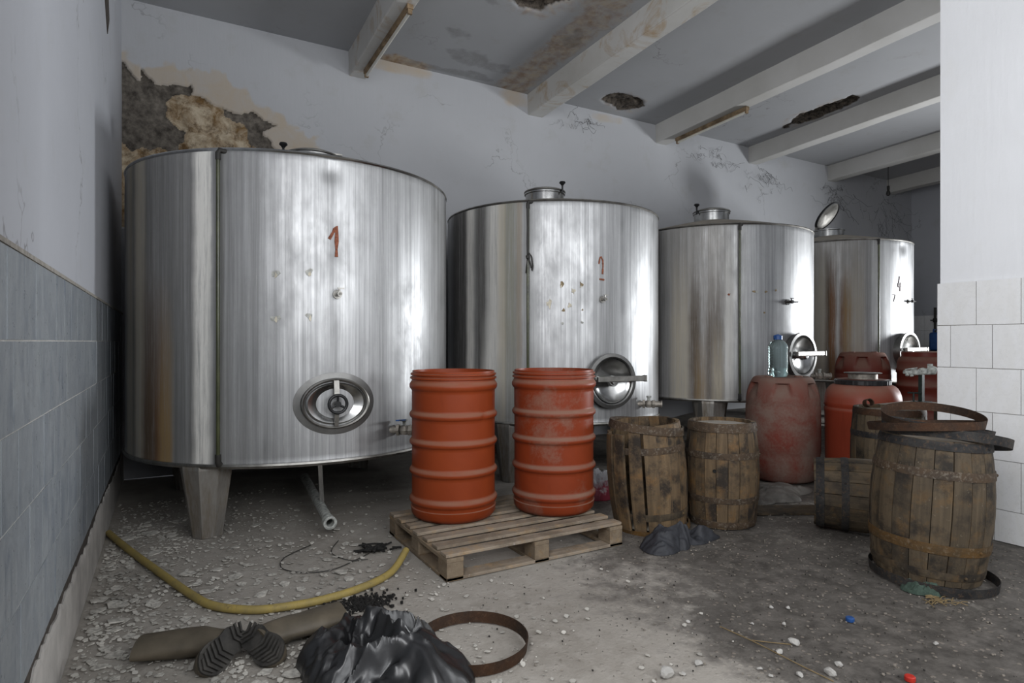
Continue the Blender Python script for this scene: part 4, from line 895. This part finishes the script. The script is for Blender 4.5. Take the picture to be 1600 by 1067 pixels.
# ------------------------------------------------------------------ boots
def boot(label, toe, heel, nrm, shaft, lift):
    toe, heel, nrm = Vector(toe), Vector(heel), Vector(nrm).normalized(); a = (heel - toe); L = a.length; a.normalize(); nrm = (nrm - a * nrm.dot(a)).normalized(); w = a.cross(nrm)
    t = thing('rubber_boot', label, 'boot', (0, 0, 0), group='rubber boots')
    base = (toe + heel) / 2; base.z = 0; t.location = base
    mb = MB(); n = 20; secs = []
    wid = lambda f: .057 * (1 - abs(2 * f - 1) ** 4 * .55) * (1.0 - .22 * math.exp(-((f - .62) / .16) ** 2))
    for f in [i / 12 for i in range(13)]:
        ww = max(.006, wid(f) * math.sqrt(max(.02, 1 - (2 * f - 1) ** 8))); hh = .05 + .045 * min(1, f * 1.5) - (.035 if f == 0 else 0); ring = []
        for k in range(n):
            q = 2 * PI * k / n; y = max(-.15, math.sin(q)); ring.append(toe + a * (f * L) + w * (math.cos(q) * ww) - nrm * (hh * (y + .15) / 1.15))
        secs.append(ring)
    vs = [p - base for r in secs for p in r]; m = len(secs)
    fs = [(i * n + k, i * n + (k + 1) % n, (i + 1) * n + (k + 1) % n, (i + 1) * n + k) for i in range(m - 1) for k in range(n)] + [tuple(range(n))[::-1], tuple(range((m - 1) * n, m * n))]
    mb.add(vs, fs)
    P = [heel - a * .06 - nrm * .02] + [Vector(p) for p in shaft]
    Q = []
    for i in range(len(P) - 1):
        for j in range(4): Q.append(P[i].lerp(P[i + 1], j / 4))
    Q.append(P[-1]); nq = len(Q); rj = random.Random(5)
    vs = []; up = Vector((0, 0, 1))
    for i, p in enumerate(Q):
        d = (Q[min(i + 1, nq - 1)] - Q[max(i - 1, 0)]).normalized(); s = d.cross(up).normalized(); u2 = s.cross(d); f = i / (nq - 1)
        wd_ = .058 + .035 * f; hh = .052 - .012 * f
        for k in range(24):
            q = 2 * PI * k / 24; vs.append(p - base + s * math.cos(q) * wd_ + u2 * math.sin(q) * hh * (1 - .18 * math.cos(q * 2) * f) + up * .004 * math.sin(q * 3 + i))
    for i in range(nq - 1, nq):            # inner lip
        pass
    fs = [(i * 24 + k, i * 24 + (k + 1) % 24, (i + 1) * 24 + (k + 1) % 24, (i + 1) * 24 + k) for i in range(nq - 1) for k in range(24)] + [tuple(range(24))[::-1], tuple(range((nq - 1) * 24, nq * 24))]
    mb.add(vs, fs)
    mb.build('boot_upper', M['boot'], t, angle=70)
    sm = MB(); N = 36; out = []
    for k in range(N):
        q = 2 * PI * k / N; f = .5 - .5 * math.cos(q); sg = 1 if q < PI else -1
        out.append(toe + a * (f * L) + w * sg * wid(f) * 1.08 * math.sqrt(max(.0, 1 - (2 * f - 1) ** 6)) - base)
    sm.poly(out, nrm * .012); so = sm.build('sole', M['sole'], t, smooth=False)
    tr = MB(); th_ = MB()
    for k in range(11):
        f = .05 + .9 * k / 10
        if .56 < f < .70: continue
        p = toe + a * (f * L) - base + nrm * .016
        for sg in (-1, 1):
            e = p + w * sg * wid(f) * .9 + a * .018
            (tr if f < .6 else th_).add([p - a * .005 - nrm * .006, p + a * .005 - nrm * .006, e + a * .005 - nrm * .006, e - a * .005 - nrm * .006, p - a * .004 + nrm * .006, p + a * .004 + nrm * .006, e + a * .004 + nrm * .006, e - a * .004 + nrm * .006], [(0, 1, 2, 3), (4, 7, 6, 5), (0, 4, 5, 1), (1, 5, 6, 2), (2, 6, 7, 3), (3, 7, 4, 0)])
    tr.build('tread', M['sole'], so, smooth=False); th_.build('heel_tread', M['sole'], so, smooth=False)
    return t
boot('muddy rubber boot with its shaft pointing to the left wall', (.105, 2.555, .030), (.262, 2.70, .092), (.50, -.62, .55), [(.12, 2.76, .058), (-.09, 2.86, .042)], 0)
boot('muddy rubber boot with its shaft tucked under the black bag', (.385, 2.50, .030), (.285, 2.685, .088), (-.30, -.62, .62), [(.45, 2.70, .058), (.68, 2.74, .05)], 0)

# ------------------------------------------------------------------ hose, wire, cords
H = [(-0.335, 4.749), (-0.208, 4.325), (-0.035, 3.796), (0.106, 3.382), (0.194, 3.19), (0.335, 3.062), (0.469, 3.016), (0.644, 3.005), (0.844, 3.048), (1.054, 3.172), (1.20, 3.33)]
def spline(P, k=6):
    P = [Vector(p) for p in P]; Q = []
    for i in range(len(P) - 1):
        p0, p1, p2, p3 = P[max(i - 1, 0)], P[i], P[i + 1], P[min(i + 2, len(P) - 1)]
        for j in range(k):
            t = j / k; Q.append(.5 * ((2 * p1) + (p2 - p0) * t + (2 * p0 - 5 * p1 + 4 * p2 - p3) * t * t + (3 * p1 - p0 - 3 * p2 + p3) * t ** 3))
    return Q + [P[-1]]
o = MB().tube(spline([(x, y, .021 + (.05 if i == len(H) - 1 else 0)) for i, (x, y) in enumerate(H)]), .0195, 14).build('garden_hose', M['hose']); fin(o, 'dirty yellow rubber hose curving across the floor to the pallet', 'hose')
W = [(.78, 3.9), (.60, 3.75), (.56, 3.58), (.66, 3.45), (.80, 3.42), (.95, 3.5), (1.06, 3.58)]
o = MB().tube(spline([(x, y, .004) for x, y in W]), .0028, 6).build('loose_wire', M['wire']); fin(o, 'thin dark wire looping over the floor left of the pallet', 'wire')
W = [(.95, 3.9), (.86, 3.7), (.92, 3.52), (1.02, 3.48)]
o = MB().tube(spline([(x, y, .004) for x, y in W]), .0025, 6).build('loose_wire', M['wire']); fin(o, 'shorter dark wire strand near the black rope tangle', 'wire')
mb = MB(); rj = random.Random(9)
for k in range(16):
    x, y = 1.09 + rj.gauss(0, .055), 3.60 + rj.gauss(0, .03); P = []
    for j in range(5): P.append((x + rj.uniform(-.05, .05), y + rj.uniform(-.035, .035), .008 + rj.random() * .022))
    mb.tube(spline(P, 4), .006, 6)
fin(mb.build('rope_tangle', M['char']), 'small tangle of black frayed rope beside the pallet', 'rope')
# green rag, straw, sticks, caps
o = heap('green_rag', 'faded green rag hanging at the foot of the big barrel', 'rag', [(3.29, 1.70), (3.30, 1.60), (3.36, 1.55), (3.40, 1.53), (3.40, 1.60), (3.36, 1.66), (3.33, 1.72)], .05, M['greenrag'], 51, .6, 26, 18, 80, .5)
mb = MB()
for k in range(26): x, y = 3.29 + rj.gauss(0, .035), 1.53 + rj.gauss(0, .025); a = rj.uniform(0, PI); l = rj.uniform(.02, .05); mb.tube([(x - math.cos(a) * l, y - math.sin(a) * l, .004), (x, y, .012), (x + math.cos(a) * l, y + math.sin(a) * l, .005)], .002, 5)
fin(mb.build('straw_tuft', M['straw']), 'small tuft of dry straw below the green rag', 'straw', None, 'stuff')
o = MB().tube(spline([(2.148, 1.875, .004), (2.16, 1.70, .006), (2.165, 1.5, .004), (2.17, 1.36, .004)]), .0022, 6).build('dry_stalk', M['straw']); fin(o, 'long dry straw stalk on the floor', 'stalk')
o = MB().tube(spline([(2.165, 1.72, .005), (2.21, 1.67, .007), (2.28, 1.615, .004)]), .002, 6).build('dry_stalk', M['straw']); fin(o, 'short dry stalk branching from the long straw stalk', 'stalk')
for nm, lb, loc, mt, rx in (('bottle_cap', 'blue plastic bottle cap on the dark floor', (2.713, 1.622, .0), 'blue', 0), ('bottle_cap', 'red plastic bottle cap at the bottom edge of the floor', (2.434, 1.225, .0), 'redcap', 0)):
    o = MB().lathe([(.0175, 0), (.0185, .004), (.018, .015), (.015, .018), (0, .018)], 32, fn=lambda a, z, r: .0006 * (int(a * 10) % 2) if r > .017 else 0).build(nm, M[mt], None, loc, (rx, 0, 0)); fin(o, lb, 'cap')
# rubble stones
def rock(seed, s):
    bm = bmesh.new(); bmesh.ops.create_icosphere(bm, subdivisions=2, radius=1); rj = random.Random(seed); pl = [(Vector((rj.uniform(-1, 1), rj.uniform(-1, 1), rj.uniform(-1, 1))).normalized(), rj.uniform(.5, .85)) for _ in range(9)]
    for v in bm.verts:
        for n_, d_ in pl:
            q = v.co.dot(n_)
            if q > d_: v.co -= n_ * (q - d_)
        v.co.z *= .62
    zm = min(v.co.z for v in bm.verts)
    for v in bm.verts: v.co.z -= zm; v.co *= s
    me = bpy.data.meshes.new('rock'); bm.to_mesh(me); bm.free(); me.materials.append(M['stone']); return me
SL = ['largest flat pale stone at the bottom edge below the lettering floor', None]
stones = [(1.651, 1.703, .034, 'largest pale rubble stone, at the front edge of the floor'), (1.828, 1.701, .018, None), (2.29, 1.611, .026, 'pale pointed rubble stone at the tip of the dry stalks'), (2.183, 1.60, .016, None), (2.207, 1.395, .026, 'grey white rubble stone left of the red cap'), (2.516, 1.888, .013, None), (2.579, 1.844, .013, None), (2.822, 1.318, .013, None), (2.005, 1.557, .012, None), (2.298, 1.825, .010, None), (2.06, 1.982, .012, None), (2.10, 1.45, .016, None), (2.0, 1.50, .012, None), (2.30, 1.42, .018, None), (1.72, 1.68, .012, None), (2.42, 1.75, .012, None)]
for k, (x, y, s, lb) in enumerate(stones):
    o = link('rubble_stone', rock(k, s), None, (x, y, floor_z(x) - .002), (0, 0, k * 1.3)); fin(o, lb or 'small white rubble pebble lying on the dark floor', 'stone', 'rubble stones on the floor')
# plaster flakes
def flake_pts(rj, s):
    n = rj.randint(5, 7); a0 = rj.random() * 6; return [(math.cos(a0 + 2 * PI * k / n) * s * rj.uniform(.55, 1), math.sin(a0 + 2 * PI * k / n) * s * rj.uniform(.55, 1), 0) for k in range(n)]
rj = random.Random(77); shapes = []
for k in range(8): shapes.append(MB().poly(flake_pts(rj, 1), (0, 0, .12)).mesh('plaster_flake', M['flake'], False))
def dens(x, y):                                     # densest by the left wall and below the first tank
    d = math.exp(-max(0, x + .1) / .55) * .9 + .25 * math.exp(-((x - .85) / .35) ** 2 - ((y - 3.35) / .3) ** 2) + .35 * math.exp(-((x - .45) / .45) ** 2 - ((y - 2.55) / .4) ** 2)
    return d * (1 if y < 4.9 else .4)
blocked = lambda x, y, s: False
placed = 0
while placed < 200:
    x, y = rj.uniform(-.31, 1.2), rj.uniform(1.9, 5.0)
    if rj.random() > dens(x, y): continue
    if .0 < x < 1.05 and 1.95 < y < 2.95 and (x > .42 or y > 2.5): continue
    s = rj.uniform(.016, .038) * (1.4 if rj.random() < .18 else 1)
    o = link('plaster_flake', rj.choice(shapes), None, (x, y, .001), (rj.uniform(-.12, .12), rj.uniform(-.12, .12), rj.random() * 6)); o.scale = (s, s, s * 1.1)
    zn = 'at the foot of the left wall' if x < -.12 else 'under the front of the first tank' if y > 4.0 else 'between hose and boots' if y > 2.75 and x < .55 else 'between hose and pallet' if y > 2.75 else 'in front of the boots'
    fin(o, 'chip of fallen plaster lying ' + zn, 'plaster chip', 'plaster chips ' + zn); placed += 1
for (x, y, s) in ((-.22, 4.62, .07), (-.10, 4.66, .06), (.02, 4.55, .045), (.10, 3.75, .05), (.42, 2.42, .05), (.30, 2.28, .06), (.10, 2.35, .06), (.52, 1.95, .06), (.03, 2.2, .055)):
    o = link('plaster_flake', rj.choice(shapes), None, (x, y, .004), (rj.uniform(-.06, .06), rj.uniform(-.06, .06), rj.random() * 6)); o.scale = (s, s, s * .8)
    fin(o, 'broad flat slab of fallen plaster on the littered floor', 'plaster chip', 'broad plaster slabs')
mb = MB(); k = 0
while k < 5200:
    x, y = rj.uniform(-.33, 2.2), rj.uniform(1.4, 5.6)
    if rj.random() > dens(x, y) + .015: continue
    s = .003 + .014 * rj.random() ** 1.8; pts = flake_pts(rj, s); e = Euler((rj.uniform(-.3, .3), rj.uniform(-.3, .3), 0)).to_matrix()
    mb.poly([e @ Vector(p) + Vector((x, y, .003)) for p in pts], (0, 0, max(.0015, s * .22))); k += 1
o = mb.build('plaster_crumbs', M['flake'], smooth=False); fin(o, 'scatter of small plaster crumbs over the left floor', 'rubble', None, 'stuff')
for nm, cnt, lb, mt in (('grit', 1700, 'fine pale grit strewn across the dark floor', 'grit'), ('dirt_crumbs', 900, 'fine dark dirt crumbs strewn across the right floor', 'dirt')):
    mb = MB()
    while cnt:
        x = rj.uniform(1.2, 4.5); y = rj.uniform(1.0, 3.6)
        if (x < 2.5 and y > 2.9) or (mt == 'grit' and x < 1.9 and rj.random() < .7): continue
        s = .0018 + (.0055 if mt == 'grit' else .0035) * rj.random() ** 2; pts = flake_pts(rj, s); mb.poly([Vector(p) + Vector((x, y, .001)) for p in pts], (0, 0, s * .8)); cnt -= 1
    fin(mb.build(nm, M[mt], smooth=False), lb, 'grit', None, 'stuff')
mb = MB()
for k in range(420):
    q = rj.random(); x = .86 + rj.gauss(0, .075) - .06 * q; y = 2.90 + rj.gauss(0, .05)
    s = rj.uniform(.003, .010); pts = flake_pts(rj, s); mb.poly([Vector(p) + Vector((x, y, .002)) for p in pts], (0, 0, s * 1.2))
o = mb.build('charcoal_crumbs', M['char'], smooth=False); fin(o, 'spill of black crumbs between hose and bin bag', 'crumbs', None, 'stuff')

# ------------------------------------------------------------------ lamps, bulb, cobwebs
def tube_lamp(label, x, y0, y1, side):
    ym = (y0 + y1) / 2; zb = cz(ym) - .262; t = thing('fluorescent_lamp', label, 'lamp', (x, ym, zb), (R(-2.23), 0, 0), 'fluorescent tube lamps'); L = (y1 - y0)
    MB().box((0, 0, -.022), (.055, L, .042)).build('batten', M['fixture'], t, smooth=False)
    MB().cyl((0, -L / 2 + .03, -.066), (0, L / 2 - .03, -.066), .015, 14).build('tube', M['tubelamp'], t)
    for s in (-1, 1): MB().box((0, s * (L / 2 - .02), -.05), (.04, .025, .07)).build('lamp_holder', M['fixture'], t, smooth=False)
tube_lamp('dead fluorescent tube under the leftmost ceiling beam', 1.86, 5.05, 6.42, 0)
tube_lamp('dead fluorescent tube under the third ceiling beam', 6.37, 5.12, 6.35, 0)
t = thing('hanging_bulb', 'bare dead bulb dangling on a wire far back', 'bulb', (11.2, 6.0, cz(6.0)))
MB().cyl((0, 0, .01), (0, 0, -.42), .006, 6).build('cord', M['wire'], t); MB().cyl((0, 0, -.42), (0, 0, -.49), .022, 12).build('socket', M['wire'], t); MB().lathe([(0, -.60), (.025, -.59), (.036, -.56), (.028, -.52), (.015, -.49), (0, -.49)], 16).build('bulb', M['wire'], t)
def web(label, cx, zc, w, h, n, seed):
    rj = random.Random(seed); mb = MB()
    for k in range(n):
        x, z = cx + rj.gauss(0, w * .5), zc + rj.gauss(0, h * .4); P = []
        dx, dz = rj.uniform(-.5, .5) * w, rj.uniform(-.9, .3) * h; d = rj.uniform(.01, .25)
        for j in range(6): P.append((x + dx * j / 5 + rj.uniform(-.05, .05), YB - .012 - d * (j / 5 if k % 3 else .05), min(z + dz * j / 5 + rj.uniform(-.05, .05), cz(YB - .1) - .02)))
        mb.tube(spline(P, 3), rj.uniform(.0008, .0019), 5)
    fin(mb.build('cobweb', M['web']), label, 'cobweb', None, 'stuff')
web('dark cobweb threads below the second beam end', 4.75, 4.22, .35, .16, 16, 1)
web('dark cobweb threads between third and fourth beam ends', 7.4, 4.15, .5, .2, 20, 2)
web('dark cobweb threads hanging at the fourth beam end', 8.7, 3.98, .55, .22, 26, 3)
web('dark cobweb threads hanging at the fifth beam end', 10.6, 3.95, .6, .35, 40, 4)
web('dark cobweb clumps in the far back corner', 12.3, 3.7, .6, .5, 40, 5)
